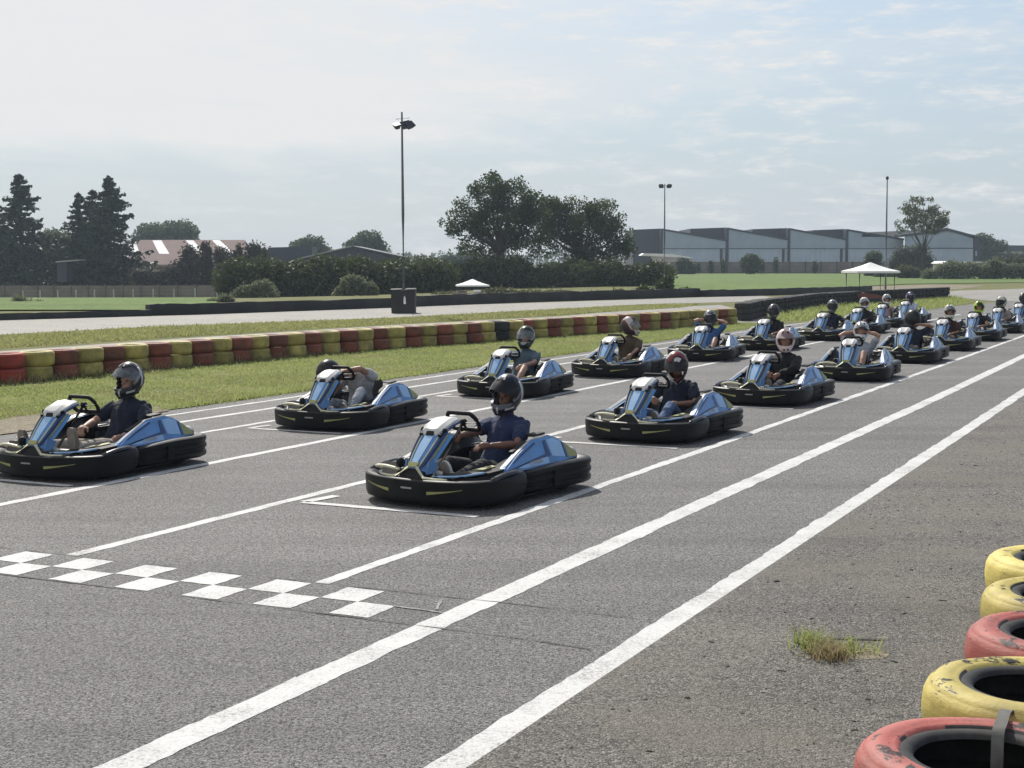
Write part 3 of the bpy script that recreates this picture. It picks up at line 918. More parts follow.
def make_kart():
    K = empty('racing_kart')
    # front bumper and its stickers
    bm = bmesh.new(); sweep(bm, FRONT, front_prof); fb = obj('front_bumper', bm, M['black_plastic'], K)
    for sgn in (0, 1):
        fl = (lambda u: u) if sgn == 0 else (lambda u: 1 - u)
        accent('accent', fl(.555), fl(.655), lambda t: .120 + .050 * t, lambda t: .146 + .028 * t - .004 * math.sin(t * PI), M['yellow_mark'], fb)
    accent('badge', .485, .515, lambda t: .158, lambda t: .172, M['steel'], fb)
    for q in (1, -1):
        bm = bmesh.new(); tube(bm, crom([(.66, q * .645, .235), (.52, q * .652, .258), (.36, q * .652, .268), (.255, q * .625, .262)], 4), .034, 10, 'round', flat=.75); obj('bumper_bulge', bm, M['gloss_black'], fb)
    for sgn in (0, 1):   # hollow slots at the rear ends of the wrap
        fl = (lambda u: u) if sgn == 0 else (lambda u: 1 - u)
        accent('slot', fl(.04), fl(.10), lambda t: .10 + .01 * t, lambda t: .125 + .005 * t, M['black_satin'], fb, .003)
        accent('slot', fl(.04), fl(.10), lambda t: .145 + .01 * t, lambda t: .165 + .005 * t, M['black_satin'], fb, .003)
    # rear and side bumper
    bm = bmesh.new(); sweep(bm, REAR, rear_prof); rb = obj('rear_bumper', bm, M['black_plastic'], K)
    for s in (1, -1):
        for x in (-.26, -.58):
            bm = bmesh.new()
            prism(bm, [(x + .05, s * .655, .085), (x - .05, s * .667, .085), (x - .045, s * .672, .225), (x + .045, s * .66, .225)], (0, s * .032, 0))
            obj('bumper_bracket', bm, M['black_satin'], rb)
    # frame rails and floor tray, spread to the full outline to block light underneath
    bm = bmesh.new(); prism(bm, [(.93, .34, .042), (.93, -.34, .042), (.74, -.60, .042), (.3, -.64, .042), (-.82, -.62, .045), (-.93, -.36, .05), (-.93, .36, .05), (-.82, .62, .045), (.3, .64, .042), (.74, .60, .042)], (0, 0, .012)); obj('shading_floor_tray', bm, M['black_satin'], K)
    bm = bmesh.new()
    for s in (1, -1):
        tube(bm, crom([(.88, s * .24, .08), (.6, s * .3, .08), (.1, s * .33, .08), (-.5, s * .32, .08), (-.9, s * .3, .09)], 4), .016, 8)
        tube(bm, [(.36, s * .3, .09), (.38, s * .64, .12)], .014, 6); tube(bm, [(.72, s * .28, .09), (.70, s * .58, .13)], .014, 6)
        tube(bm, [(-.1, s * .3, .09), (-.1, s * .62, .13)], .014, 6); tube(bm, [(-.55, s * .3, .1), (-.62, s * .64, .13)], .014, 6)
    tube(bm, [(.86, .25, .08), (.86, -.25, .08)], .016, 8); tube(bm, [(-.85, .3, .09), (-.85, -.3, .09)], .016, 8)
    obj('frame', bm, M['engine'], K)
    bm = bmesh.new(); tube(bm, [(-.55, .5, .13), (-.55, -.5, .13)], .02, 10); tube(bm, [(.55, .46, .12), (.55, -.46, .12)], .016, 8); obj('axle', bm, M['steel'], K)
    for x, s, r, w in ((.55, 1, .128, .125), (.55, -1, .128, .125), (-.55, 1, .138, .19), (-.55, -1, .138, .19)):
        y = s * (.50 if x > 0 else .50)
        M4 = Matrix.Translation((x, y, r)) @ Matrix.Rotation(PI / 2, 4, 'X')
        bm = bmesh.new(); h = w / 2
        lathe(bm, [(.066, -h * .8), (r - .03, -h), (r - .008, -h * .85), (r, -h * .5), (r, h * .5), (r - .008, h * .85), (r - .03, h), (.066, h * .8)], 22, M4, True)
        t = obj('wheel', bm, M['rubber'], K)
        bm = bmesh.new(); lathe(bm, [(.0, -h * .5), (.05, -h * .5), (.068, -h * .78), (.068, h * .78), (.05, h * .5), (.0, h * .5)], 16, M4); obj('rim', bm, M['steel'], t)
    # nose fairing: leaning panel with folded sides, black edge strips, blue side faces, yellow foot
    spine = [(.915, .315, .058, .05), (.885, .345, .074, .055), (.815, .42, .094, .06), (.735, .50, .108, .06), (.65, .58, .116, .055), (.61, .61, .12, .05)]
    bm = bmesh.new(); rings = []
    for x, z, w, d in spine:
        rings.append([(x - d, w + .05, z - .03), (x - .016, w, z - .008), (x + .010, w * .45, z + .006), (x + .014, 0, z + .008), (x + .010, -w * .45, z + .006), (x - .016, -w, z - .008), (x - d, -w - .05, z - .03), (x - d * .7, -w * .8, z - .03), (x - d * .5, 0, z - .022), (x - d * .7, w * .8, z - .03)])
    loft(bm, rings)
    fair = obj('nose_fairing', bm, M['blue'], K, angle=25)
    for s in (1, -1):
        bm = bmesh.new(); tube(bm, [(x - .010, s * (w + .003), z - .003) for x, z, w, d in spine], .012, 6); obj('edge_strip', bm, M['deep_blue'], fair)
        bm = bmesh.new(); tube(bm, [(x - .03, s * (w + .022), z - .014) for x, z, w, d in spine[1:]], .008, 6); obj('edge_strip', bm, M['yellow_mark'], fair)
        bm = bmesh.new(); tube(bm, [(x + .002, s * w * .76, z + .003) for x, z, w, d in spine], .007, 6); obj('edge_strip', bm, M['cream'], fair)
        # legs of the A shaped foot
        bm = bmesh.new(); tube(bm, [(.915, s * .045, .325), (.955, s * .145, .25), (.94, s * .24, .243), (.90, s * .34, .243)], [.016, .014, .012, .010], 6, 'round'); obj('fairing_leg', bm, M['cream'], fair)
        bm = bmesh.new(); prism(bm, [(.875, s * .105, .27), (.79, s * .135, .275), (.755, s * .14, .36), (.85, s * .112, .375)], (0, s * .012, 0)); obj('blue_flap', bm, M['blue'], fair)
    bm = bmesh.new(); prism(bm, [(.955, .135, .238), (.955, -.135, .238), (.905, -.035, .335), (.905, .035, .335)], (-.03, 0, -.01)); obj('dark_opening_panel', bm, M['black_satin'], fair)  # solid black panel put in for the dark opening between the legs
    bm = bmesh.new(); prism(bm, [(.922, .040, .326), (.922, -.040, .326), (.892, -.056, .362), (.892, .056, .362)], (.008, 0, .008)); obj('yellow_foot', bm, M['yellow_mark'], fair)
    bm = bmesh.new()   # light panel up the middle
    A = [(x + .017, w * .40, z + .011) for x, z, w, d in spine[1:5]]; B = [(x + .017, -w * .40, z + .011) for x, z, w, d in spine[1:5]]
    rr = [[a, b, (b[0] - .008, b[1], b[2] - .008), (a[0] - .008, a[1], a[2] - .008)] for a, b in zip(A, B)]; loft(bm, rr); obj('number_panel', bm, M['light_blue'], fair)
    # pale angular cowl on top of the nose
    bm = bmesh.new(); rings = []
    for x, w, z, h in ((.675, .072, .580, .012), (.655, .105, .602, .028), (.595, .125, .638, .032), (.49, .122, .674, .032), (.395, .10, .685, .026), (.36, .06, .676, .014)):
        rings.append([(x, w, z - h * .5), (x, w * .93, z + h * .35), (x, w * .55, z + h), (x, w * .18, z + h * .8), (x, -w * .18, z + h * .8), (x, -w * .55, z + h), (x, -w * .93, z + h * .35), (x, -w, z - h * .5), (x, -w * .5, z - h), (x, w * .5, z - h)])
    loft(bm, rings); cowl = obj('cowl', bm, M['white'], fair, angle=22)
    bm = bmesh.new(); loft(bm, [[(.69, .04, .568), (.69, -.04, .568), (.675, -.04, .600), (.675, .04, .600)], [(.665, .045, .588), (.665, -.045, .588), (.625, -.045, .643), (.625, .045, .643)]]); obj('cowl_clip', bm, M['black_satin'], cowl)
    for s in (1, -1):
        bm = bmesh.new(); tube(bm, [(.67, s * .098, .578), (.625, s * .115, .62)], .018, 8, 'round'); obj('cowl_clip', bm, M['black_satin'], cowl)
        bm = bmesh.new(); tube(bm, [(.66, s * .108, .59), (.595, s * .129, .62), (.49, s * .126, .656), (.395, s * .104, .669)], .012, 6); obj('cowl_edge', bm, M['deep_blue'], cowl)
        bm = bmesh.new(); tube(bm, [(.60, s * .09, .60), (.57, s * .09, .52), (.68, s * .09, .42)], .012, 6); obj('fairing_stay', bm, M['black_satin'], fair)
    # low wings on both sides of the nose
    for s in (1, -1):
        bm = bmesh.new(); rings = []
        for x, y, z in ((.93, .14, .205), (.90, .28, .212), (.83, .42, .222), (.72, .53, .23), (.58, .585, .24), (.42, .60, .255)):
            rings.append([(x, s * y, z), (x - .03, s * (y - .01), z + .022), (x - .10, s * (y - .06), z + .012), (x - .10, s * (y - .06), z - .01)])
        loft(bm, rings); obj('front_wing', bm, M['white'] if s < 0 else M['black_satin'], K)
        bm = bmesh.new()
        if s < 0:
            tube(bm, crom([(.90, -.17, .30), (.90, -.30, .315), (.86, -.42, .305), (.76, -.50, .28), (.66, -.54, .25)], 4), .020, 8, 'round', flat=.7); obj('front_fin', bm, M['cream'], K)
            bm = bmesh.new(); prism(bm, [(.885, -.21, .235), (.85, -.39, .235), (.75, -.45, .315), (.79, -.23, .325)], (-.012, 0, .012)); obj('intake_mesh', bm, M['black_satin'], K)
            bm = bmesh.new(); ellipsoid(bm, (.84, -.19, .345), (.045, .035, .045)); obj('brake_bottle', bm, M['black_satin'], K)
        else:
            prism(bm, [(.90, .22, .25), (.80, .42, .252), (.60, .50, .275), (.62, .26, .262)], (.0, 0, .014)); obj('front_fin', bm, M['black_satin'], K)
            bm = bmesh.new(); tube(bm, crom([(.90, .21, .262), (.80, .40, .266), (.62, .52, .285)], 4), .010, 6, 'round'); obj('fin_edge', bm, M['light_blue'], K)
        # black footwell box with yellow top strip
        bm = bmesh.new(); prism(bm, [(.60, s * .34, .285), (.28, s * .34, .295), (.14, s * .34, .16), (.62, s * .34, .16)], (0, s * .22, 0)); fbx = obj('knee_guard', bm, M['black_satin'], K)
        bm = bmesh.new(); prism(bm, [(.585, s * .38, .289), (.30, s * .38, .297), (.33, s * .44, .297), (.54, s * .45, .291)], (0, 0, .007)); obj('yellow_strip', bm, M['yellow_mark'], fbx)
    # side pods
    for s in (1, -1):
        outer = [(.40, .262), (.37, .30), (.10, .395), (-.16, .48), (-.44, .495), (-.60, .445), (-.77, .32), (-.76, .28), (-.35, .262), (.2, .258)]
        bm = bmesh.new(); P = [(x, s * pod_y(z), z) for x, z in outer]; Q = [(x, s * (pod_y(z) - .075), z - .012) for x, z in outer]
        loft(bm, [P, Q]); bmesh.ops.bevel(bm, geom=[e for e in bm.edges if all(abs(abs(v.co.y) - pod_y(v.co.z)) < 1e-4 for v in e.verts)], offset=.012, segments=2, affect='EDGES')
        pod = obj('side_pod', bm, [M['blue'], M['black_satin']], K, angle=30)
        for p in pod.data.polygons:
            if p.normal.y * s < -.5 or p.normal.z < -.3: p.material_index = 1
        bm = bmesh.new(); Q = [(x * .96 - .01, s * (pod_y(z) - .07), max(.20, z - .03)) for x, z in outer]; Q2 = [(x * .9 - .03, s * .30, max(.17, .14 + (z - .14) * .62)) for x, z in outer]
        loft(bm, [Q, Q2]); obj('pod_base', bm, M['black_satin'], pod, angle=30)
        for nm, poly, m in (('dark_stripe', [(.36, .276), (.30, .268), (-.28, .352), (-.31, .46), (-.345, .465), (-.345, .335), (-.305, .33)], 'deep_blue'),
                            ('dark_stripe', [(.26, .325), (.22, .328), (-.17, .462), (-.18, .444)], 'deep_blue'),
                            ('light_panel', [(-.37, .325), (-.37, .465), (-.475, .47), (-.575, .435), (-.56, .298)], 'light_blue'),
                            ('light_panel', [(.24, .285), (-.27, .335), (-.295, .318), (-.28, .275), (.10, .272)], 'light_blue'),
                            ('dark_stripe', [(-.585, .43), (-.60, .425), (-.585, .293), (-.57, .297)], 'deep_blue'),
                            ('yellow_tail', [(-.615, .42), (-.755, .318), (-.745, .288), (-.605, .292)], 'yellow_mark')):
            bm = bmesh.new(); pod_poly(bm, poly, s, off=.003 if nm == 'light_panel' else .005); obj(nm, bm, M[m], pod, smooth=False)
        # white top edge and black vent on the shoulder
        bm = bmesh.new(); rr = []
        for x, z, i in ((.35, .31, .03), (.10, .40, .035), (-.16, .484, .045), (-.44, .50, .06), (-.57, .46, .05)):
            y0 = pod_y(z) - .012; rr.append([(x, s * y0, z + .003), (x, s * (y0 - i), z - .006), (x, s * (y0 - i), z - .016), (x, s * y0, z - .007)])
        loft(bm, rr); obj('top_panel', bm, M['white'], pod)
        bm = bmesh.new(); bx(bm, (-.02, s * .43, .425), (.24, .05, .03), (0, R(18), 0), .008); obj('vent', bm, M['black_satin'], pod)
        bm = bmesh.new(); bx(bm, (-.36, s * .38, .508), (.18, .10, .02), (0, R(3), 0), .006); obj('vent', bm, M['black_satin'], pod)
        me = text_mesh('LE MANS', .055); u = Vector((-1 * s, 0, 0)); nr = Vector((0, s, .52)).normalized(); v = nr.cross(u)
        tilt = Matrix.Rotation(R(4) * s, 3, nr)
        u = tilt @ u; v = tilt @ v
        o0 = Vector((.02, s * (pod_y(.282) + .009), .282)) if s > 0 else Vector((-.25, s * (pod_y(.29) + .009), .29))
        M4 = Matrix(((u.x, v.x, nr.x, o0.x), (u.y, v.y, nr.y, o0.y), (u.z, v.z, nr.z, o0.z), (0, 0, 0, 1))); me.transform(M4)
        link('lettering', me, M['white'], pod)
    # seat shell
    bm = bmesh.new(); rings = []
    for x, z, w, up in ((.0, .11, .13, .02), (-.12, .095, .17, .05), (-.30, .10, .185, .10), (-.44, .16, .19, .16), (-.53, .28, .195, .14), (-.59, .42, .18, .08), (-.625, .50, .13, .03)):
        r = []; k = 9
        for j in range(k):
            t = -1 + 2 * j / (k - 1); r.append(Vector((x + .08 * abs(t) ** 2 * (1 if z > .15 else .3), w * t * 1.06, z + up * abs(t) ** 3)))
        rings.append(r + [p + Vector((-.018, 0, -.018)) for p in reversed(r)])
    loft(bm, rings); obj('seat', bm, M['black_satin'], K)
    # steering wheel with column
    nrm = Vector((-.80, 0, .60)).normalized(); e1 = Vector((0, 1, 0)); e2 = nrm.cross(e1); c = Vector((.20, 0, .645))
    if e2.z < 0: e2 = -e2
    loop = []
    for k in range(32):
        a = 2 * PI * k / 32; r = .16; x, y = r * math.cos(a), r * math.sin(a) * .92
        y = min(max(y, -.085), .105); loop.append(c + e1 * x + e2 * y)
    bm = bmesh.new(); tube(bm, loop, .019, 8, closed=True); sw = obj('steering_wheel', bm, M['black_satin'], K)
    bm = bmesh.new()
    for a in (0, 180, 270): tube(bm, [c - nrm * .012, c + e1 * .15 * math.cos(R(a)) + e2 * .085 * math.sin(R(a))], [.02, .013], 6, flat=.6)
    ellipsoid(bm, c, (.035, .035, .03)); obj('hub', bm, M['black_satin'], sw)
    bm = bmesh.new(); tube(bm, [c, (.62, 0, .22), (.80, 0, .1)], .014, 8); obj('steering_column', bm, M['black_satin'], K)
    # tank between the legs, pedals, engine, silencer
    bm = bmesh.new(); bx(bm, (.40, 0, .15), (.26, .17, .15), (0, R(-10), 0), .035); obj('fuel_tank', bm, M['white'], K)
    for s in (1, -1):
        bm = bmesh.new(); tube(bm, [(.78, s * .19, .06), (.81, s * .19, .20), (.80, s * .19, .30)], .011, 6); bx(bm, (.80, s * .19, .27), (.015, .075, .05), None, .004); obj('pedal', bm, M['steel'], K)
    bm = bmesh.new(); bx(bm, (-.42, -.36, .22), (.26, .16, .2), None, .02); bx(bm, (-.42, -.36, .34), (.16, .12, .08), None, .02)
    for k in range(5): bx(bm, (-.42, -.36, .27 + k * .022), (.20, .17, .008))
    obj('engine', bm, M['engine'], K)
    for s in (1, -1):
        bm = bmesh.new(); tube(bm, [(-.70, s * .46, .30), (-.74, s * .46, .30), (-.88, s * .42, .29), (-.91, s * .41, .285)], [.045, .06, .06, .045], 14, 'round'); tube(bm, [(-.91, s * .41, .285), (-.955, s * .40, .28)], .018, 8); obj('silencer', bm, M['muffler'], K)
    bm = bmesh.new(); tube(bm, crom([(-.70, .2, .42), (-.86, .2, .36), (-.86, -.2, .36), (-.70, -.2, .42)], 4), .012, 6); tube(bm, [(-.62, .2, .40), (-.72, .2, .42)], .012, 6); tube(bm, [(-.62, -.2, .40), (-.72, -.2, .42)], .012, 6); bx(bm, (-.74, 0, .37), (.12, .34, .05), None, .012); obj('engine_cover', bm, M['black_satin'], K)
    return K

# ================================================================== HELMETS AND DRIVERS
def helmet_point(th, ph, k=1.0):
    """th from the crown, ph from the front; a shell with a chin bar"""
    x, y, z = math.sin(th) * math.cos(ph), math.sin(th) * math.sin(ph), math.cos(th)
    f = max(0, math.cos(ph))
    px, py, pz = x * .158, y * .130, z * .166
    if z < 0:
        lo = sstep(-z / .75)
        px += .045 * f ** 2 * lo; pz -= .03 * f * lo
        py *= 1 - .06 * lo
        if f == 0: px += .012 * lo
    else:
        px -= .006 * f
    return Vector((px * k, py * k, pz * k))

PORT = (R(76), R(109))        # the opening, measured from the crown

def shell_meshes():
    nt, npn = 34, 56
    thm = R(143)
    bm = bmesh.new(); G = []
    for i in range(nt + 1):
        th = .06 + (thm - .06) * i / nt
        G.append([bm.verts.new(helmet_point(th, 2 * PI * j / npn)) for j in range(npn)])
    top = bm.verts.new((0, 0, .166))
    for j in range(npn): bm.faces.new((top, G[0][j], G[0][(j + 1) % npn]))
    for i in range(nt):
        th = .06 + (thm - .06) * (i + .5) / nt
        for j in range(npn):
            ph = 2 * PI * (j + .5) / npn
            if ph > PI: ph -= 2 * PI
            lim = R(76) - R(10) * abs(th - R(93)) / R(20)
            if PORT[0] < th < PORT[1] and abs(ph) < lim: continue
            bm.faces.new((G[i][j], G[i + 1][j], G[i + 1][(j + 1) % npn], G[i][(j + 1) % npn]))
    bmesh.ops.recalc_face_normals(bm, faces=bm.faces[:])
    g = bmesh.ops.solidify(bm, geom=bm.faces[:], thickness=0.022)
    me = bpy.data.meshes.new('helmet'); bm.to_mesh(me); bm.free()
    for p in me.polygons: p.use_smooth = True
    me.set_sharp_from_angle(angle=R(55))
    # lining trim, chin vent
    bm = bmesh.new()
    tube(bm, [helmet_point(thm + .02, 2 * PI * j / 28) * .985 for j in range(28)], .011, 6, closed=True)
    tr = bpy.data.meshes.new('trim'); bm.to_mesh(tr); bm.free()
    ves = []
    for th0, offs, mv in ((120, ((0, .12), (.05, .42), (.16, .40), (.13, .12)), (-.012, 0, 0)), (38, ((0, .25), (.0, .55), (.22, .50), (.22, .25)), (0, 0, -.012))):
        for s in (-1, 1):
            bm = bmesh.new(); prism(bm, [helmet_point(R(th0) + a, s * p, 1.022) for a, p in offs], mv)
            bmesh.ops.recalc_face_normals(bm, faces=bm.faces[:])
            ve = bpy.data.meshes.new('vent'); bm.to_mesh(ve); bm.free(); ves.append(ve)
    # visor: a curved strip a little proud of the shell
    bm = bmesh.new(); rings = []
    for j in range(23):
        ph = -R(84) + R(168) * j / 22
        e = abs(j - 11) / 11
        a0 = R(66) + R(12) * e ** 3; a1 = R(115) - R(12) * e ** 3
        rr = []
        for i in range(6): rr.append(helmet_point(a0 + (a1 - a0) * i / 5, ph, 1.045))
        for i in range(5, -1, -1): rr.append(helmet_point(a0 + (a1 - a0) * i / 5, ph, 1.02))
        rings.append(rr)
    loft(bm, rings); bmesh.ops.recalc_face_normals(bm, faces=bm.faces[:])
    vi = bpy.data.meshes.new('visor'); bm.to_mesh(vi); bm.free()
    for p in vi.polygons: p.use_smooth = True
    vi.set_sharp_from_angle(angle=R(45))
    # pattern stripes that lie on the shell
    sts = []
    for s in (-1, 1):
        for p0, p1, t0, t1 in ((.30, .50, 8, 40), (1.80, 1.98, 48, 112), (.75, 1.35, 121, 128), (.16, .30, 116, 134)):
            rings = []
            for i in range(9):
                th = R(t0 + (t1 - t0) * i / 8)
                rr = [helmet_point(th, s * (p0 + (p1 - p0) * q / 3), 1.012) for q in range(4)] + [helmet_point(th, s * (p0 + (p1 - p0) * q / 3), .99) for q in (3, 2, 1, 0)]
                rings.append(rr)
            bm = bmesh.new(); loft(bm, rings); bmesh.ops.recalc_face_normals(bm, faces=bm.faces[:])
            st = bpy.data.meshes.new('stripe'); bm.to_mesh(st); bm.free(); sts.append(st)
            for p in st.polygons: p.use_smooth = True
    for q in [me, tr, vi] + ves + sts: q.materials.append(None)
    return me, tr, ves, vi, sts
SHELL, TRIM, VENT, VISOR, STRIPE = shell_meshes()

def inst(name, me, m, parent, mat4=None):
    o = bpy.data.objects.new(name, me); COL.objects.link(o); o.parent = parent
    o.material_slots[0].link = 'OBJECT'; o.material_slots[0].material = m
    if mat4 is not None: o.matrix_local = mat4
    return o

def ik(a, b, l1, l2, pole):
    a, b = Vector(a), Vector(b); d = b - a; L = min(d.length, (l1 + l2) * .995); d.normalize()
    x = (l1 * l1 - l2 * l2 + L * L) / (2 * L); h = math.sqrt(max(0, l1 * l1 - x * x))
    p = Vector(pole); p = p - d * p.dot(d); p.normalize()
    return a + d * x + p * h, a + d * L

def hand(bm, wrist, d, palm, side, curl):
    """palm with five bent fingers; palm = direction the palm faces, side=+1 left hand"""
    d = d.normalized(); palm = (palm - d * palm.dot(d)).normalized(); acr = d.cross(palm) * side   # towards the little finger / thumb
    tube(bm, [wrist - d * .01, wrist + d * .03, wrist + d * .085], [.024, .033, .036], 10, 'round', flat=1.0)
    for i, (o, L) in enumerate(((-.030, .072), (-.010, .082), (.011, .076), (.030, .060))):
        p = wrist + d * .085 + acr * o; pts = [p - d * .03, p]; q = p.copy(); a = 0
        for j, f in enumerate((.45, .32, .23)):
            a += curl * (.55, .75, .6)[j]
            q = q + (d * math.cos(a) + palm * math.sin(a)) * (L * f + .004); pts.append(q.copy())
        tube(bm, pts, [.0105, .0105, .0098, .009, .0078], 8, 'round')
    t0 = wrist + d * .03 - acr * .026
    t1 = t0 + (d * .6 - acr * .75 + palm * .35).normalized() * .042; t2 = t1 + (d * .85 + palm * (.3 + .4 * curl) - acr * .1).normalized() * .034
    tube(bm, [t0, t1, t2, t2 + (d * .7 + palm * (.5)).normalized() * .02], [.015, .0125, .011, .009], 8, 'round')

def driver(P):
    """one seated figure, built in the kart's own axes and parented to an Empty on the seat"""
    near = P.get('near', False); vox = .0068 if near else .0105
    kx, ky, kz = P['loc']; yaw = P['yaw']
    seat0 = Vector((-.32, 0, .12))
    w = Matrix.Rotation(yaw, 3, 'Z') @ seat0
    E = empty('person', (kx + w.x, ky + w.y, seat0.z), yaw, P['label'], 'person', 'drivers sitting in the racing karts')
    sh = Vector(P.get('sh', (-.50, 0, .60))); lean = P.get('lean', 0.0)
    hip = Vector((-.27, 0, .185)); tw = P.get('twist', 0)
    lat = Matrix.Rotation(tw, 3, 'Z') @ Vector((0, 1, 0)); lat = (lat + Vector((0, 0, P.get('roll', 0)))).normalized()
    spd = (sh - hip).normalized(); fwd = lat.cross(spd).normalized()
    sL, sR = sh + lat * .186 - spd * .03, sh - lat * .186 - spd * .03
    hd = sh + Vector(P.get('head', (.03, 0, .25)))
    body, shirt, trs = bmesh.new(), bmesh.new(), bmesh.new()
    # neck and head
    tube(body, [sh - spd * .02, sh * .45 + hd * .55, hd - Vector((0, 0, .03))], [.07, .056, .055], 12, 'round')
    HR = Euler((P.get('tilt', 0), P.get('pitch', 0), P.get('look', 0)), 'XYZ').to_matrix()
    HR = (Matrix.Rotation(P.get('look', 0), 3, 'Z') @ Matrix.Rotation(P.get('pitch', 0), 3, 'Y') @ Matrix.Rotation(P.get('tilt', 0), 3, 'X'))
    h2 = lambda v: hd + HR @ (Vector(v) - Vector((.014, 0, 0)))
    ellipsoid(body, h2((.0, 0, .02)), (.098, .078, .105), HR); ellipsoid(body, h2((.04, 0, -.06)), (.062, .056, .06), HR)
    tube(body, [h2((.088, 0, .012)), h2((.116, 0, -.022)), h2((.098, 0, -.035))], [.009, .013, .010], 8, 'round')      # nose
    tube(body, [h2((.084, .04, .022)), h2((.094, 0, .024)), h2((.084, -.04, .022))], .009, 6, 'round')                  # brow
    tube(body, [h2((.09, .02, -.062)), h2((.097, 0, -.06)), h2((.09, -.02, -.062))], .0065, 6, 'round')                # lips
    for s in (1, -1): ellipsoid(body, h2((-.005, s * .08, -.01)), (.022, .008, .03), HR)
    # trunk
    def trunk(bm, g):
        secs = [(hip - spd * .06, .155, .105), (hip + spd * .06, .165, .112), (hip * .55 + sh * .45, .150, .105), (hip * .25 + sh * .75, .178, .120), (sh - spd * .05, .188, .108), (sh + spd * .025, .140, .078), (sh + spd * .06, .072, .066)]
        rings = []
        for c, a, b in secs:
            a *= P.get('girth', 1); b *= P.get('girth', 1)
            rings.append([c + lat * ((a + g) * math.cos(t)) + fwd * ((b + g) * math.sin(t)) for t in [2 * PI * k / 18 for k in range(18)]])
        loft(bm, rings)
    trunk(body, -.026); trunk(shirt, P.get('loose', .008))
    # legs
    for s, key in ((1, 'footL'), (-1, 'footR')):
        hp = hip + Vector((.02, s * .092, -.02)); ft = Vector(P.get(key, (.63, s * .20, .20)))
        kn, ft = ik(hp, ft, .455, .455, P.get('knee' + ('L' if s > 0 else 'R'), (0, s * .35, 1)))
        bare = P.get('shorts', False)
        tube(body, [hp, hp.lerp(kn, .5), kn, kn.lerp(ft, .35), ft], [.078, .068, .055, .056, .038] if bare else [.06, .055, .045, .042, .034], 12, 'round')
        if bare:
            tube(trs, [hp, hp.lerp(kn, .4), hp.lerp(kn, .82)], [.094, .086, .076], 12, 'round')
        else:
            tube(trs, [hp, hp.lerp(kn, .5), kn, kn.lerp(ft, .35), kn.lerp(ft, .96)], [.092, .081, .066, .064, .052], 12, 'round')
        # shoe: heel on the tray, sole against the pedal
        sd = Vector(P.get('toe', (.32, 0, .95))).normalized(); hl = ft + Vector((.02, 0, -.055))
        sb = bmesh.new(); out = (Matrix.Rotation(-s * R(8), 3, 'Z') @ sd)
        nrm = Vector((out.z, 0, -out.x)).normalized(); lt = out.cross(nrm)
        rings = []
        for d, hw, hh in ((-.03, .026, .03), (-.01, .036, .045), (.06, .038, .047), (.14, .043, .038), (.20, .044, .03), (.235, .034, .022), (.25, .018, .012)):
            c = hl + out * d - nrm * (hh * .45)
            rings.append([c + lt * (hw * math.cos(t)) + nrm * (hh * math.sin(t)) for t in [2 * PI * k / 14 for k in range(14)]])
        loft(sb, rings)
        bmesh.ops.translate(sb, vec=-seat0, verts=sb.verts[:])
        so = obj('shoe', sb, P['shoe'], E)
        sb = bmesh.new(); rings = []
        for d, hw in ((-.035, .024), (-.01, .038), (.07, .036), (.15, .046), (.21, .045), (.245, .03), (.258, .012)):
            c = hl + out * d + nrm * .012
            rings.append([c - lt * hw, c + lt * hw, c + lt * hw + nrm * .016, c - lt * hw + nrm * .016])
        loft(sb, rings); bmesh.ops.translate(sb, vec=-seat0, verts=sb.verts[:]); obj('sole', sb, P.get('sole', M['sole']), so)
    tube(trs, [hip + lat * .10 - Vector((0, 0, .02)), hip - lat * .10 - Vector((0, 0, .02))], [.11, .11], 14, 'round')
    # arms
    for s, S, key in ((1, sL, 'L'), (-1, sR, 'R')):
        hnd = Vector(P.get('hand' + key, (.12, s * .16, .61)))
        pole = P.get('elbow' + key, (-.2, s * .6, -1))
        el, wr = ik(S, hnd, .285, .245, pole)
        tube(body, [S - lat * s * .03, S.lerp(el, .35), el, el.lerp(wr, .3), wr], [.044, .044, .039, .040, .027], 12, 'round')
        cu = P.get('sleeve', .62)
        rad = [.068, .070, .066, .064]
        pts = [S - lat * s * .06 + spd * .012, S - lat * s * .008 - spd * .004, S.lerp(el, min(cu, 1) * .5), S.lerp(el, min(cu, 1))]
        if cu > 1: pts += [el.lerp(wr, .45), el.lerp(wr, .93)]; rad += [.053, .042]
        tube(shirt, pts, [r + P.get('loose', .008) * .5 for r in rad], 12, 'round')
        pd = Vector(P.get('palm' + key, (.2, -s * .8, -.5)))
        hdir = (wr - el).normalized() * .8 + Vector(P.get('hdir' + key, (wr - el).normalized())) * .6
        hand(body, wr, hdir, pd, s, P.get('curl' + key, 1.0))
    for bm in (body, shirt, trs): bmesh.ops.translate(bm, vec=-seat0, verts=bm.verts[:])
    link('body', remesh(body, vox, 2), P['skin'], E)
    sm = remesh(shirt, .011, 3)
    # loose folds of the cloth
    nv = len(sm.vertices); co = np.empty(nv * 3, np.float32); no = np.empty(nv * 3, np.float32)
    sm.vertices.foreach_get('co', co); sm.vertices.foreach_get('normal', no); co = co.reshape(-1, 3); no = no.reshape(-1, 3)
    f = .0035 * np.sin(38 * co[:, 2] + 9 * co[:, 0] + 5 * np.sin(17 * co[:, 1])) + .0022 * np.sin(61 * co[:, 1] + 23 * co[:, 2])
    co = co + no * f[:, None]; sm.vertices.foreach_set('co', co.astype(np.float32).reshape(-1)); sm.update()
    link('shirt' if not P.get('jacket') else 'jacket', sm, P['shirt'], E)
    link('trousers' if not P.get('shorts') else 'shorts', remesh(trs, .011, 3), P['trousers'], E)
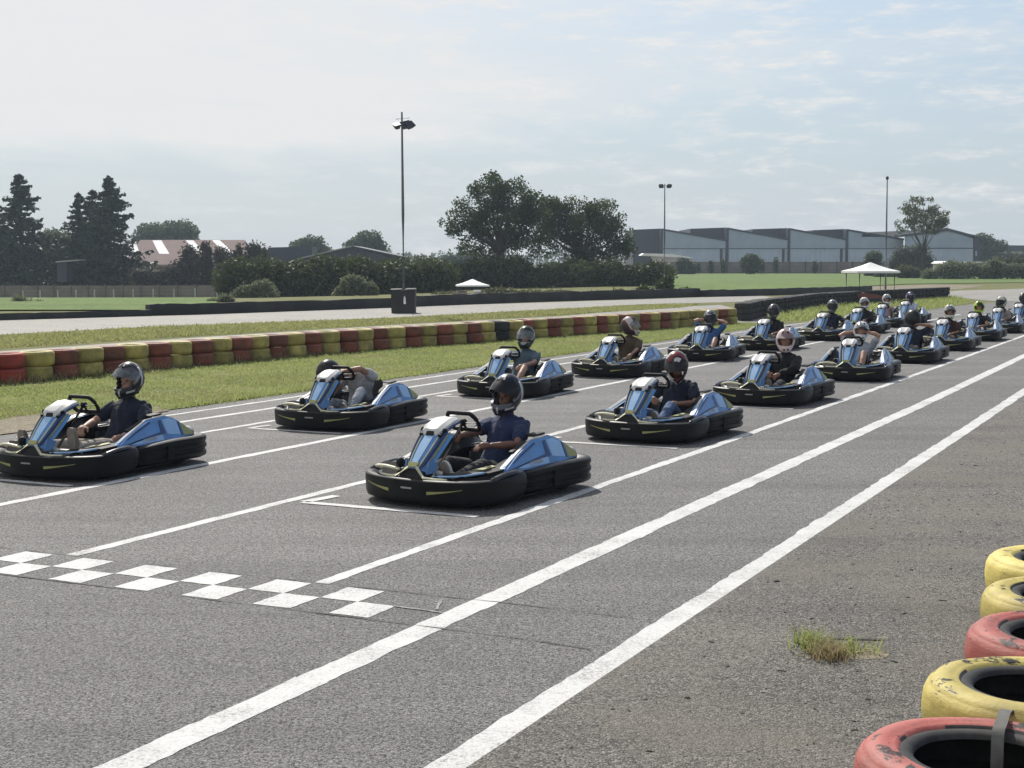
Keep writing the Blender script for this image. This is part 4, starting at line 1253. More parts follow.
    # helmet
    hm = Matrix.Translation(hd - seat0) @ HR.to_4x4() @ Matrix.Translation((.004, 0, .012)) @ Matrix.Scale(P.get('hs', 1.08), 4)
    H = inst('helmet', SHELL, P['helmet'], E, hm)
    inst('trim', TRIM, M['lining'], H)
    for ve in VENT: inst('vent', ve, M['black_satin'], H)
    if P.get('stripe'):
        for st in STRIPE: inst('stripe', st, P['stripe'], H)
    v = P.get('visor', 'up')
    if v != 'none':
        inst('visor', VISOR, P.get('visor_mat', M['visor'] if v == 'down' else M['visor_light']), H, Matrix.Rotation(-R({'up': 46, 'half': 22, 'down': 0}[v]), 4, 'Y'))
    if near:
        for s in (1, -1):
            bm = bmesh.new(); ellipsoid(bm, h2((.083, s * .033, .004)) - seat0, (.010, .013, .008), HR, 10, 8); obj('eye', bm, M['eye'], E)
    return E

M['sole'] = plain('shoe_sole', (0.22, 0.19, 0.16), 0.8, scale=20, dirt=(.07, .06, .05))
WHITE_SHOE = plain('white_shoe', (0.62, 0.61, 0.58), 0.6); DARK_SHOE = plain('dark_shoe', (0.03, 0.03, 0.035), 0.6); RED_SHOE = plain('red_shoe', (0.25, 0.03, 0.03), 0.6); TAN_SHOE = plain('tan_shoe', (0.22, 0.17, 0.12), 0.7)
SK1 = skin('tan_skin', (0.30, 0.165, 0.11)); SK2 = skin('brown_skin', (0.20, 0.105, 0.07)); SK3 = skin('fair_skin', (0.40, 0.24, 0.17))
C = lambda n, c: cloth(n, c)
NAVY = C('navy_cotton', (0.022, 0.034, 0.085)); INK = C('ink_cotton', (0.016, 0.02, 0.038)); BLACK = C('black_cloth', (0.012, 0.012, 0.014)); TEAL = C('grey_teal_cotton', (0.075, 0.115, 0.145))
OLIVE = C('olive_brown_cotton', (0.07, 0.052, 0.032)); BLUE = C('mid_blue_cotton', (0.05, 0.115, 0.27)); GREY = C('pale_grey_cotton', (0.36, 0.38, 0.42)); STONE = C('stone_cotton', (0.42, 0.42, 0.43)); JEANS = C('blue_denim', (0.09, 0.14, 0.26))
BEIGE = C('beige_twill', (0.33, 0.29, 0.24)); CHAR = C('charcoal_cloth', (0.03, 0.03, 0.035)); MAROON = C('dark_maroon_cotton', (0.045, 0.018, 0.018)); PINK = C('dusty_pink_cotton', (0.42, 0.28, 0.28)); PALE = C('pale_blue_cotton', (0.42, 0.48, 0.58)); TAN = C('tan_grey_cotton', (0.24, 0.2, 0.17))
HM = {
 'navy': helmet_mat('navy_grey_helmet', (0.014, 0.018, 0.03), (0.02, 0.026, 0.05), (0.16, 0.17, 0.19), 2.6, .55),
 'black': helmet_mat('black_silver_helmet', (0.016, 0.017, 0.02), (0.05, 0.052, 0.055), (0.3, 0.3, 0.3), 2.2, .6),
 'plain': helmet_mat('plain_black_helmet', (0.012, 0.012, 0.014), (0.014, 0.014, 0.016), (0.02, 0.02, 0.022), 2.0, .6),
 'green': helmet_mat('dark_green_helmet', (0.012, 0.03, 0.02), (0.02, 0.05, 0.035), (0.4, 0.42, 0.4), 2.4, .55),
 'rose': helmet_mat('white_red_helmet', (0.5, 0.45, 0.42), (0.14, 0.04, 0.04), (0.05, 0.03, 0.03), 1.8, .45),
 'grey': helmet_mat('grey_helmet', (0.22, 0.23, 0.25), (0.06, 0.06, 0.07), (0.4, 0.4, 0.4), 2.2, .5),
 'dgrey': helmet_mat('dark_grey_helmet', (0.07, 0.075, 0.085), (0.02, 0.02, 0.025), (0.3, 0.3, 0.31), 2.6, .5),
 'race': helmet_mat('white_black_red_helmet', (0.55, 0.53, 0.52), (0.025, 0.02, 0.03), (0.18, 0.03, 0.03), 2.0, .42),
 'pink': helmet_mat('pinkish_white_helmet', (0.72, 0.58, 0.56), (0.66, 0.55, 0.53), (0.25, 0.17, 0.17), 1.6, .6),
 'white': helmet_mat('white_helmet', (0.75, 0.75, 0.75), (0.62, 0.63, 0.64), (0.06, 0.06, 0.07), 2.0, .55),
 'cream': helmet_mat('cream_helmet', (0.74, 0.73, 0.62), (0.66, 0.65, 0.55), (0.03, 0.03, 0.03), 1.8, .55),
 'purple': helmet_mat('purple_blue_helmet', (0.05, 0.04, 0.14), (0.10, 0.08, 0.2), (0.4, 0.4, 0.45), 2.2, .5),
 'lime': helmet_mat('lime_helmet', (0.42, 0.62, 0.04), (0.36, 0.55, 0.03), (0.03, 0.04, 0.02), 1.7, .6),
 'mix': helmet_mat('black_white_green_helmet', (0.5, 0.5, 0.45), (0.03, 0.04, 0.03), (0.12, 0.15, 0.08), 2.6, .4),
}
W_ = M['white']
on_wheel = dict(handL=(.08, .17, .61), handR=(.08, -.17, .61), palmL=(.5, -.8, .1), palmR=(.5, .8, .1))
in_lap = dict(handL=(-.05, .13, .36), handR=(-.05, -.13, .36), palmL=(0, -.4, -1), palmR=(0, .4, -1), curlL=.6, curlR=.6, elbowL=(-.4, .8, -.5), elbowR=(-.4, -.8, -.5))
behind = dict(handL=(-.50, .11, .80), handR=(-.50, -.11, .80), elbowL=(.25, .9, .25), elbowR=(.25, -.9, .25), palmL=(.3, -.9, 0), palmR=(.3, .9, 0))

BASE_YAW = math.atan2(-TD[1], -TD[0])
# row, s, n, yaw in degrees, kart label, driver
GRID = [
 ('near', 11.63, 5.93, -9, 'blue and black racing kart nearest the camera, its driver in a navy T-shirt',
   dict(near=True, label='driver in navy T-shirt, visor flipped up, in the kart nearest the camera', skin=SK2, shirt=NAVY, trousers=CHAR, shoe=WHITE_SHOE, helmet=HM['navy'], stripe=W_, look=R(-4), pitch=R(6),
        handL=(-.04, .13, .43), palmL=(.3, -.5, -.9), curlL=.55, elbowL=(-.2, 1, -.55), handR=(.06, -.17, .50), palmR=(.4, .8, -.2), visor_mat=M['visor'])),
 ('near', 16.51, 5.94, -5, 'blue and black racing kart second in the near column, its driver wearing jeans',
   dict(near=True, label='driver in dark navy polo shirt and blue jeans looking down under a tilted helmet', skin=SK1, shirt=INK, trousers=JEANS, shoe=WHITE_SHOE, helmet=HM['race'], sh=(-.44, .0, .585), head=(.12, .03, .225), pitch=R(38), look=R(12),
        handL=(-.06, .17, .38), handR=(.0, -.14, .42), palmL=(0, -.3, -1), palmR=(0, .3, -1), elbowL=(-.4, .8, -.5), elbowR=(-.4, -.8, -.5), kneeL=(0, .1, 1.2), footL=(.56, .2, .17), visor='up', visor_mat=M['visor'])),
 ('near', 21.33, 5.96, -4, 'blue and black racing kart third in the near column, driver in black jacket',
   dict(label='driver in black puffy jacket and pinkish white helmet facing the camera', skin=SK1, shirt=BLACK, trousers=CHAR, shoe=DARK_SHOE, helmet=HM['pink'], jacket=True, sleeve=1.5, loose=.028, girth=1.08, look=R(22), handL=(-.05, .10, .40), handR=(-.02, -.10, .42), palmL=(0, -.4, -1), palmR=(0, .4, -1), elbowL=(-.3, 1, -.2), elbowR=(-.3, -1, -.2), visor='none')),
 ('near', 26.21, 5.85, 3, 'blue and black racing kart fourth in the near column, its driver in shorts',
   dict(label='driver in pale grey T-shirt and shorts leaning back, both hands behind a white helmet', skin=SK3, shirt=GREY, trousers=CHAR, shoe=WHITE_SHOE, helmet=HM['white'], shorts=True, look=R(14), pitch=R(-6), sh=(-.55, 0, .565), kneeL=(0, .15, 1.3), footL=(.42, .18, .13), visor='up', **behind)),
 ('near', 31.25, 5.86, 0, 'blue and black racing kart fifth in the near column, driver with raised elbow',
   dict(label='driver all in black with plain black helmet turned away and left elbow raised', skin=SK1, shirt=INK, trousers=INK, shoe=DARK_SHOE, helmet=HM['plain'], hs=1.2, look=R(-130), pitch=R(-8), handL=(-.42, .16, .74), elbowL=(-.1, 1, .15), palmL=(.2, -.9, 0), handR=(.02, -.16, .5), visor='down')),
 ('near', 35.95, 5.88, 0, 'blue and black racing kart sixth in the near column, just ahead of the lime helmet',
   dict(label='driver in dark maroon shirt and cream helmet, just ahead of the lime helmet', skin=SK1, shirt=MAROON, trousers=CHAR, shoe=DARK_SHOE, helmet=HM['cream'], look=R(14), visor='up', sleeve=.75, **in_lap)),
 ('near', 40.6, 5.88, 0, 'blue and black racing kart whose driver wears the lime green helmet',
   dict(label='driver in lime green helmet and dark vest over a pale shirt', skin=SK3, shirt=BLACK, trousers=STONE, shoe=DARK_SHOE, helmet=HM['lime'], look=R(10), visor='none', sleeve=.3, **in_lap)),
 ('near', 45.4, 5.9, 0, 'blue and black racing kart just behind the one with the lime helmeted driver',
   dict(label='driver in tan grey shirt, black and white helmet turned left, behind the lime helmet', skin=SK3, shirt=TAN, trousers=CHAR, shoe=DARK_SHOE, helmet=HM['mix'], look=R(-40), visor='down', sleeve=1.4, **in_lap)),
 ('near', 50.3, 5.9, 0, 'blue and black racing kart cut by the right edge, last in the near column',
   dict(label='driver in black helmet cut by the right edge of the photo', skin=SK1, shirt=NAVY, trousers=CHAR, shoe=DARK_SHOE, helmet=HM['black'], look=R(5), visor='down', **on_wheel)),
 ('far', 11.41, 10.04, 0, 'blue and black racing kart cut by the left edge, first in the far column',
   dict(near=True, label='driver in navy T-shirt and beige trousers with a white striped helmet, left edge', skin=SK3, shirt=INK, trousers=BEIGE, shoe=TAN_SHOE, helmet=HM['black'], stripe=W_, look=R(-6), pitch=R(4), handL=(-.08, .24, .33), handR=(-.02, -.2, .40), palmL=(0, -.5, -1), palmR=(.3, .5, -1), elbowL=(-.5, .8, -.2), elbowR=(-.4, -.8, -.4), curlL=.6, footL=(.74, .30, .31), footR=(.78, -.42, .26), kneeL=(0, .3, 1), kneeR=(0, -.5, 1), toe=(.12, 0, 1), visor_mat=M['visor_light'])),
 ('far', 15.98, 9.95, 2, 'blue and black racing kart second in the far column, its driver slumped forward',
   dict(near=True, label='driver in pale grey slumped over the wheel, bare forearm raised beside a black helmet', skin=SK1, shirt=STONE, trousers=GREY, shoe=WHITE_SHOE, helmet=HM['plain'], sh=(-.16, .06, .63), head=(.35, -.25, .02), pitch=R(52), look=R(-20), handL=(.16, -.04, .66), elbowL=(-.1, 1, .35), palmL=(.2, -.5, -.6), handR=(.12, -.2, .56), curlL=.5, kneeL=(0, .25, 1.2), footL=(.46, .22, .14), sleeve=.35, visor='down')),
 ('far', 20.82, 9.95, 3, 'blue and black racing kart third in the far column, driver in grey teal',
   dict(near=True, label='driver in grey teal T-shirt and dark green helmet, resting an arm on the knee', skin=SK3, shirt=TEAL, trousers=CHAR, shoe=WHITE_SHOE, helmet=HM['green'], shorts=True, look=R(-4), handL=(.0, .15, .44), palmL=(0, -.3, -1), elbowL=(-.3, 1, -.4), handR=(.07, -.16, .58), curlL=.5, kneeL=(0, .3, 1.2), footL=(.48, .2, .14), visor='half')),
 ('far', 25.14, 9.88, 0, 'blue and black racing kart fourth in the far column, driver in olive brown',
   dict(label='driver in olive brown shirt, white and red helmet turned back over the shoulder', skin=SK3, shirt=OLIVE, trousers=OLIVE, shoe=WHITE_SHOE, helmet=HM['rose'], look=R(110), twist=R(18), girth=1.08, handL=(-.08, .2, .38), elbowL=(-.3, 1, -.3), palmL=(0, -.3, -1), handR=(.08, -.15, .57), sleeve=.9, visor='half')),
 ('far', 30.06, 9.86, 6, 'blue and black racing kart fifth in the far column, driver in bright blue',
   dict(label='driver in blue T-shirt with both hands raised behind a grey helmet', skin=SK3, shirt=BLUE, trousers=CHAR, shoe=WHITE_SHOE, helmet=HM['grey'], look=R(18), shorts=True, kneeL=(0, .3, 1.2), footL=(.46, .2, .14), visor='down', **behind)),
 ('far', 34.28, 9.69, 2, 'blue and black racing kart sixth in the far column, driver in black shirt',
   dict(label='driver in black shirt and dark grey helmet sitting upright, sixth in the far column', skin=SK1, shirt=BLACK, trousers=BLACK, shoe=DARK_SHOE, helmet=HM['dgrey'], look=R(18), visor='down', sleeve=.9, **in_lap)),
 ('far', 39.05, 9.47, 0, 'blue and black racing kart seventh in the far column, below the black tyres',
   dict(label='driver in dark navy shirt and grey helmet, left arm hanging outside the kart', skin=SK3, shirt=INK, trousers=CHAR, shoe=DARK_SHOE, helmet=HM['grey'], look=R(20), visor='down', handL=(-.15, .36, .34), elbowL=(-.6, 1, 0), palmL=(0, -1, 0), handR=(.05, -.16, .58))),
 ('far', 43.3, 9.5, 0, 'blue and black racing kart eighth in the far column, driver black clad',
   dict(label='driver in black top with white and black helmet, eighth in the far column', skin=SK1, shirt=BLACK, trousers=BLACK, shoe=DARK_SHOE, helmet=HM['white'], look=R(22), visor='up', sleeve=1.4, **in_lap)),
 ('far', 47.6, 9.72, 4, 'blue and black racing kart ninth in the far column, its driver in dusty pink',
   dict(label='driver in dusty pink top and white helmet, ninth in the far column', skin=SK3, shirt=PINK, trousers=STONE, shoe=WHITE_SHOE, helmet=HM['white'], look=R(25), visor='up', sleeve=.9, **on_wheel)),
 ('far', 51.6, 9.75, 2, 'blue and black racing kart last in the far column, its driver in pale blue',
   dict(label='driver in pale blue top and purple helmet, last in the far column', skin=SK3, shirt=PALE, trousers=STONE, shoe=WHITE_SHOE, helmet=HM['purple'], look=R(40), visor='down', sleeve=.9, **in_lap)),
]
proto = make_kart()
for i, (colm, s, n, yw, lab, P) in enumerate(GRID):
    k = proto if i == 0 else copy_tree(proto)
    p = trk(s, n, 0.010); k.location = p; k.rotation_euler = (0, 0, BASE_YAW + R(yw))
    tag(k, lab, 'kart', 'racing karts waiting on the start grid')
    P = dict(P); rj = random.Random(i * 7 + 3)
    b0 = P.get('sh', (-.50, 0, .60)); jk = .3 if P.get('near') else 1
    P['sh'] = (b0[0] + jk * rj.uniform(-.03, .03), b0[1] + jk * rj.uniform(-.025, .025), b0[2] + jk * rj.uniform(-.02, .015))
    P.setdefault('girth', rj.uniform(.93, 1.1)); P.setdefault('roll', rj.uniform(-.07, .07)); P.setdefault('twist', R(rj.uniform(-7, 7))); P.setdefault('tilt', R(rj.uniform(-6, 6)))
    P['loc'] = p; P['yaw'] = BASE_YAW + R(yw)
    driver(P)

# ================================================================== VEGETATION
def leaf_quads(C, size, ratio=0.55, up=0.0, spread=None):
    """randomly turned leaf shaped quads round the centres C (N,3)"""
    C = np.asarray(C, dtype=np.float64); n = len(C)
    u = rng.normal(size=(n, 3)); u[:, 2] *= (1 - up); u /= np.linalg.norm(u, axis=1)[:, None] + 1e-9
    w = rng.normal(size=(n, 3)); v = np.cross(u, w); v /= np.linalg.norm(v, axis=1)[:, None] + 1e-9
    s = (size * rng.uniform(0.6, 1.35, n))[:, None]
    a = C - u * s; b = C + v * s * ratio; c = C + u * s; d = C - v * s * ratio
    return np.stack([a, b, c, d], 1)

def in_blobs(blobs, n, shell=0.55):
    """n points inside a union of ellipsoids, crowding towards their outsides"""
    vol = np.array([b[3] * b[4] * b[5] for b in blobs]); pick = rng.choice(len(blobs), n, p=vol / vol.sum())
    d = rng.normal(size=(n, 3)); d /= np.linalg.norm(d, axis=1)[:, None]
    r = rng.random(n) ** (1 / 3.0) * (1 - shell) + shell * rng.random(n) ** 0.15
    B = np.array([b for b in blobs])[pick]
    return B[:, :3] + d * r[:, None] * B[:, 3:6]

def clumps(centres, per, rad, size, flat=0.8):
    c = np.repeat(np.asarray(centres), per, axis=0)
    o = rng.normal(size=c.shape); o /= np.maximum(1, np.linalg.norm(o, axis=1) / 1.75)[:, None]; o *= rad * 0.52; o[:, 2] *= flat
    return leaf_quads(c + o, size)

def broad_tree(name, base, blobs, n_clump, per, rad, leaf, m, label, cat, trunk_r, limbs=6, shell=0.55, group=None, trunk_h=0.35, lean=(0, 0)):
    """tapered trunk, limbs that reach into the crown's masses, twigs that reach every leaf clump"""
    base = Vector(base); E = empty(name, base, 0, label, cat, group)
    cs = in_blobs(blobs, n_clump, shell)
    cs = cs[cs[:, 2] > 0.3]
    top = max(b[2] + b[5] for b in blobs)
    bm = bmesh.new()
    fork = Vector((lean[0], lean[1], top * trunk_h))
    tube(bm, [(0, 0, -.3), (lean[0] * .2, lean[1] * .2, top * trunk_h * .35), fork], [trunk_r * 1.25, trunk_r, trunk_r * .8], 10)
    ends = []
    for i in range(limbs):
        b = blobs[i % len(blobs)]
        a = rng.uniform(0, 2 * PI)
        tip = Vector((b[0] + math.cos(a) * b[3] * .35, b[1] + math.sin(a) * b[4] * .35, b[2] + b[5] * rng.uniform(.2, .65)))
        mid = fork.lerp(tip, .5) + Vector((rng.normal() * .3, rng.normal() * .3, -.1 * (tip - fork).length * .5))
        P = crom([fork - Vector((0, 0, trunk_r)), fork.lerp(mid, .5), mid, tip], 4); k = len(P)
        tube(bm, P, [trunk_r * (.55 - .47 * j / (k - 1)) for j in range(k)], 6)
        ends += [(p, trunk_r * (.55 - .47 * j / (k - 1))) for j, p in enumerate(P) if j > 2]
    EP = np.array([e[0][:] for e in ends])
    for c in cs[::2]:
        j = int(np.argmin(((EP - c) ** 2).sum(1))); p = Vector(EP[j]); q = Vector(c)
        md = p.lerp(q, .5) + Vector((rng.normal() * .1, rng.normal() * .1, rng.normal() * .1 + .05)) * (q - p).length * .5
        r = min(ends[j][1] * .5, trunk_r * .14)
        tube(bm, [p, md, q], [r, r * .6, r * .25], 4, caps=False)
    obj('trunk', bm, M['bark'], E)
    quads('crown', clumps(cs, per, rad, leaf), m, E)
    return E

def conifer(name, base, h, w, m, label, layers=26, group=None, seed=0, gap=.5):
    base = Vector(base); E = empty(name, base, 0, label, 'conifer', group)
    bm = bmesh.new(); tube(bm, [(0, 0, -.3), (0, 0, h * .5), (0, 0, h * .985)], [h * .02, h * .013, .02], 8)
    V = []
    n = layers * 17
    for i in range(n):
        t = min(max((i // 17 + rng.uniform(0, .6) + .12 * math.sin(i)) / layers, 0), 1); z = h * (.03 + .95 * t)
        a = rng.uniform(0, 2 * PI)
        side = 1 + .22 * math.sin(a * 2 + h) + .18 * math.sin(9 * t + a)
        L = (w * ((1 - t) ** .82) * rng.uniform(.5, 1.15) + .05) * side
        droop = .10 + .22 * (1 - t) * rng.uniform(.5, 1.4)
        d = Vector((math.cos(a), math.sin(a), 0)); pts = []
        for k in range(7):
            f = k / 6; pts.append(d * (L * f) + Vector((0, 0, z - droop * L * f + .16 * L * f * f)))
        if t < .93: tube(bm, pts[:5:2], [.035, .022, .012], 4, caps=False)
        q = int(26 * L / w * 1.3) + 8
        for _ in range(q):
            f = rng.random() ** .6; x = f * 6; k = min(int(x), 5); p = pts[k].lerp(pts[k + 1], x - k)
            sd = Vector((-d.y, d.x, 0)) * rng.normal() * L * .16 * (1.2 - f)
            V.append((p + sd + Vector((0, 0, -abs(rng.normal()) * .06 * L - .01)))[:])
    obj('trunk', bm, M['bark'], E)
    quads('crown', leaf_quads(V, h * .0225, .45, .4), m, E)
    return E

def bush(name, base, blobs, n, leaf, m, label, cat='bush', group=None, shell=.78, stems=5):
    """blobs relative to the base; a dense leafy mass on several stems, with bare twigs and solid dark cores inside"""
    base = Vector(base); E = empty(name, base, 0, label, cat, group)
    bm = bmesh.new()
    for b in blobs:
        for k in range(stems):
            a = rng.uniform(0, 6.28)
            tube(bm, [(b[0] * .9, b[1] * .9, -.2), (b[0] + math.cos(a) * b[3] * .3, b[1] + math.sin(a) * b[4] * .3, b[2]), (b[0] + math.cos(a) * b[3] * .6, b[1] + math.sin(a) * b[4] * .6, b[2] + b[5] * .5)], [.05, .03, .012], 4, caps=False)
    blobs = list(blobs) + [(b[0], b[1], b[2] * .45, b[3] * .92, b[4] * .92, b[2] * .5) for b in blobs if b[2] - b[5] > .25]
    for b in blobs:   # solid dark cores standing in for the inner shade, blocking the sky
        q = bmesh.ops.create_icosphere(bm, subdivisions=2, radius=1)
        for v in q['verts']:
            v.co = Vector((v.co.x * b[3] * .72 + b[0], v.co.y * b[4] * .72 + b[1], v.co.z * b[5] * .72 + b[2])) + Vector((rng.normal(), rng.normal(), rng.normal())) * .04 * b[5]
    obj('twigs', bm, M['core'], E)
    P = in_blobs(blobs, n, shell); P += rng.normal(size=P.shape) * leaf * .9
    # ragged shoots on top
    quads('foliage', leaf_quads(P, leaf), m, E)
    return E

def hedge_blobs(p0, p1, h, w, step, jit=.18):
    """a row of masses from p0 to p1 (world) relative to p0"""
    p0, p1 = Vector(p0), Vector(p1); L = (p1 - p0).length; k = max(2, int(L / step)); out = []
    for i in range(k + 1):
        p = (p1 - p0) * (i / k); hh = h * rng.uniform(1 - jit, 1 + jit)
        out.append((p.x + rng.normal() * .15 * step, p.y + rng.normal() * .2 * w, hh * .44 + p.z, step * rng.uniform(.85, 1.15), w * rng.uniform(.85, 1.1), hh * .55))
    return out

def gnd(px, D):
    p = at(px, 262, D); return Vector((p.x, D, terrain(p.x, D)))
def blob_px(base, D, items):
    """ellipsoids given by their pixel centre and pixel radii at distance D, relative to base"""
    out = []; k = D / FPX
    for px, py, rx, ry in items:
        p = at(px, py, D) - Vector(base); out.append((p.x, p.y + rng.normal() * rx * k * .25, p.z, rx * k, rx * k * .85, ry * k))
    return out

# two big oaks right of the middle
D = 128
b = gnd(500, D)
broad_tree('oak_tree', b, blob_px(b, D, [(491, 194, 20, 20), (516, 199, 19, 20), (470, 214, 19, 15), (500, 222, 32, 20), (466, 234, 17, 10), (540, 228, 17, 20), (532, 208, 14, 17), (456, 226, 12, 9), (484, 250, 24, 7), (522, 248, 22, 9), (500, 268, 36, 10)]), 360, 62, .72, .125, M['oak_leaf'], 'tallest dark spreading oak, left of a pair behind the far track', 'tree', .42, 14, .62, None, .34)
b = gnd(582, D + 4)
broad_tree('oak_tree', b, blob_px(b, D + 4, [(570, 212, 24, 15), (600, 216, 22, 15), (550, 216, 18, 17), (546, 208, 12, 11), (540, 236, 16, 12), (584, 228, 38, 15), (616, 236, 16, 16), (628, 246, 9, 9), (556, 248, 18, 7), (600, 252, 28, 8), (584, 270, 44, 9)]), 360, 62, .72, .125, M['oak_leaf'], 'lower rounder oak touching the tallest one on its right', 'tree', .4, 13, .62, None, .33)
# dark hedge under the oaks
D = 124
for i, (x0, x1, y, lab) in enumerate(((428, 505, 263, 'dark hedge left of and under the tallest oak'), (500, 585, 266, 'dark hedge between the two oak trunks'), (580, 655, 264, 'dark hedge under the right oak, up to the brown fence'))):
    a, c = gnd(x0, D + i), gnd(x1, D + i); k = D / FPX
    top = at(x0, y, D).z - a.z
    bush('hedge', a, hedge_blobs(a, c, top, 1.6, 1.7), 9000, .16, M['hedge_leaf'], lab, 'hedge')
# big hedge in front of the grey roofed shed
D = 112
for i, (x0, x1, y, lab) in enumerate(((236, 300, 258.5, 'tall thick hedge left of the grey roofed shed, in front of the reddish barn'), (296, 362, 259, 'tall thick hedge in front of the grey roofed shed'), (358, 432, 259, 'tall thick hedge behind the near lamp mast'))):
    a, c = gnd(x0, D), gnd(x1, D)
    bush('hedge', a, hedge_blobs(a, c, at(x0, y, D).z - a.z, 2.2, 2.0, .1), 9500, .16, M['hedge_leaf'], lab, 'hedge')
# paler shrubs before it
D = 92
b = gnd(258, D); bush('shrub', b, blob_px(b, D, [(248, 294, 12, 8), (262, 290, 12, 9), (238, 297, 8, 6), (270, 297, 10, 6)]), 5200, .10, M['shrub_leaf'], 'pale grey green shrub left of the tall hedge, above the rubber barrier')
b = gnd(356, D + 8); bush('shrub', b, blob_px(b, D + 8, [(352, 285, 12, 9), (368, 291, 9, 8), (342, 293, 8, 6)]), 4200, .11, M['shrub_leaf'], 'light green shrub standing before the tall hedge, left of the near lamp mast')
for i, (px, py, r) in enumerate(((20, 302, 9), (38, 305, 6), (88, 307, 5), (60, 309, 4), (225, 300, 8), (212, 303, 6))):
    b = gnd(px, 76); bush('weed_clump', b, blob_px(b, 76, [(px, py, r, r * .7), (px + r * .7, py + 1.5, r * .7, r * .5)]), 800, .06, M['shrub_leaf'], ['largest weed clump above the barrier at the left edge', 'small weed clump right of the largest one at the left edge', 'low weed clump on the rubber barrier under the white fence', 'lowest weed clump near the left end of the barrier', 'weed clump at the left foot of the pale grey shrub', 'small weed clump left of the pale grey shrub, by the green field end'][i], 'weeds', 'weeds behind the long rubber barrier')
# weeds and dark bushes along the barrier in the middle
for i, (px, D, items, lab) in enumerate((
    (664, 96, [(664, 288, 9, 8), (668, 279, 5, 6), (655, 293, 8, 5)], 'dark shaggy bush round the foot of the middle lamp mast'),
    (644, 92, [(644, 292, 6, 5), (636, 295, 7, 4)], 'low dark bush left of the middle lamp mast'),
    (688, 94, [(686, 293, 5, 4), (678, 295, 6, 4)], 'small dark bush just right of the middle lamp mast'),
    (620, 90, [(618, 295, 9, 4), (604, 296, 7, 3)], 'flat dark weeds behind the barrier under the right oak'))):
    b = gnd(px, D); bush('bush', b, blob_px(b, D, items), 1500, .10, M['hedge_leaf'], lab)
b = gnd(515, 100); bush('weed_bank', b, blob_px(b, 100, [(500, 294, 22, 5), (530, 295, 22, 4), (560, 295, 20, 4), (585, 296, 18, 4), (448, 296, 18, 4)]), 9000, .09, M['thin_leaf'], 'long bank of light green weeds under the oaks', 'weeds')
# conifers at the left
D = 176
b = gnd(21, D); conifer('conifer_tree', b, at(21, 171, D).z - b.z, 6.8, M['conifer_leaf'], 'tall dark conifer at the left edge of the photo', 24)
b = gnd(110, D - 2); conifer('conifer_tree', b, at(110, 174, D).z - b.z, 6.0, M['conifer_leaf'], 'pointed dark conifer nearest the reddish barn roof, tallest of its clump', 24)
b = gnd(94, D + 2); conifer('conifer_tree', b, at(94, 186, D).z - b.z, 4.8, M['conifer_leaf'], 'middle dark conifer pressed against the pointed one', 21)
b = gnd(80, D); conifer('conifer_tree', b, at(80, 190, D).z - b.z, 4.3, M['conifer_leaf'], 'slimmer conifer on the left of its clump, beside the gap of sky', 20)
b = gnd(-6, D + 3); conifer('conifer_tree', b, at(-6, 192, D).z - b.z, 4.4, M['conifer_leaf'], 'dark conifer mostly cut off by the left edge', 26)
D = 190
b = gnd(58, D); broad_tree('broadleaf_tree', b, blob_px(b, D, [(56, 248, 22, 16), (64, 262, 26, 18), (44, 262, 20, 16)]), 150, 70, 1.1, .2, M['far_leaf'], 'round tree filling the gap between the two groups of conifers', 'tree', .3, 6, .5)
b = gnd(172, 280); broad_tree('broadleaf_tree', b, blob_px(b, 280, [(160, 234, 20, 8), (182, 231, 16, 8), (146, 238, 10, 6), (172, 245, 26, 12)]), 170, 90, 1.6, .3, M['far_leaf'], 'broad tree whose crown shows above the reddish barn roof', 'tree', .5, 6, .5)
b = gnd(368, 260); broad_tree('broadleaf_tree', b, blob_px(b, 260, [(368, 240, 13, 6), (360, 246, 12, 6), (376, 247, 10, 6), (368, 256, 12, 10)]), 90, 80, 1.2, .26, M['far_leaf'], 'rounded tree above the right end of the grey shed roof', 'tree', .4, 5, .5)
b = gnd(312, 270); broad_tree('broadleaf_tree', b, blob_px(b, 270, [(312, 243, 12, 5), (304, 248, 12, 6), (322, 249, 10, 5), (312, 256, 14, 9)]), 80, 80, 1.2, .26, M['far_leaf'], 'small tree peeping over the pale roof slope of the grey shed', 'tree', .4, 5, .5)
# dark purple shrubs before the barn
D = 160
for i, (px, items, lab) in enumerate(((150, [(140, 274, 14, 7), (158, 275, 14, 7), (172, 272, 10, 8)], 'dark low shrub under the left part of the barn roof'),
    (192, [(188, 254, 9, 10), (196, 262, 10, 12), (184, 266, 10, 10)], 'dark purple leaved shrub in front of the middle of the barn roof'),
    (206, [(205, 250, 5, 9), (207, 262, 7, 14)], 'narrow upright dark shrub in front of the barn roof'),
    (222, [(220, 256, 7, 10), (226, 262, 8, 12)], 'dark shrub before the right part of the barn roof'),
    (238, [(236, 262, 8, 12), (240, 252, 4, 8)], 'dark pointed shrub at the right end of the barn roof'),
    (256, [(254, 250, 10, 9), (262, 254, 9, 8), (250, 262, 14, 12)], 'dark bushy tree between the barn and the grey shed'))):
    b = gnd(px, D + i); bush('garden_shrub', b, blob_px(b, D + i, items), 2600, .17, M['plum_leaf'], lab, 'shrub', 'shrubs in front of the reddish barn', .6)
b = gnd(420, 180); bush('tree_mass', b, blob_px(b, 180, [(420, 264, 16, 8), (432, 268, 12, 8), (408, 266, 10, 8)]), 3000, .2, M['far_leaf'], 'low round trees right of the near lamp mast', 'trees')
b = gnd(448, 300); bush('tree_mass', b, blob_px(b, 300, [(452, 262, 14, 9), (436, 265, 14, 7), (466, 262, 14, 10)]), 3000, .35, M['far_leaf'], 'distant trees at the left foot of the tallest oak', 'trees')
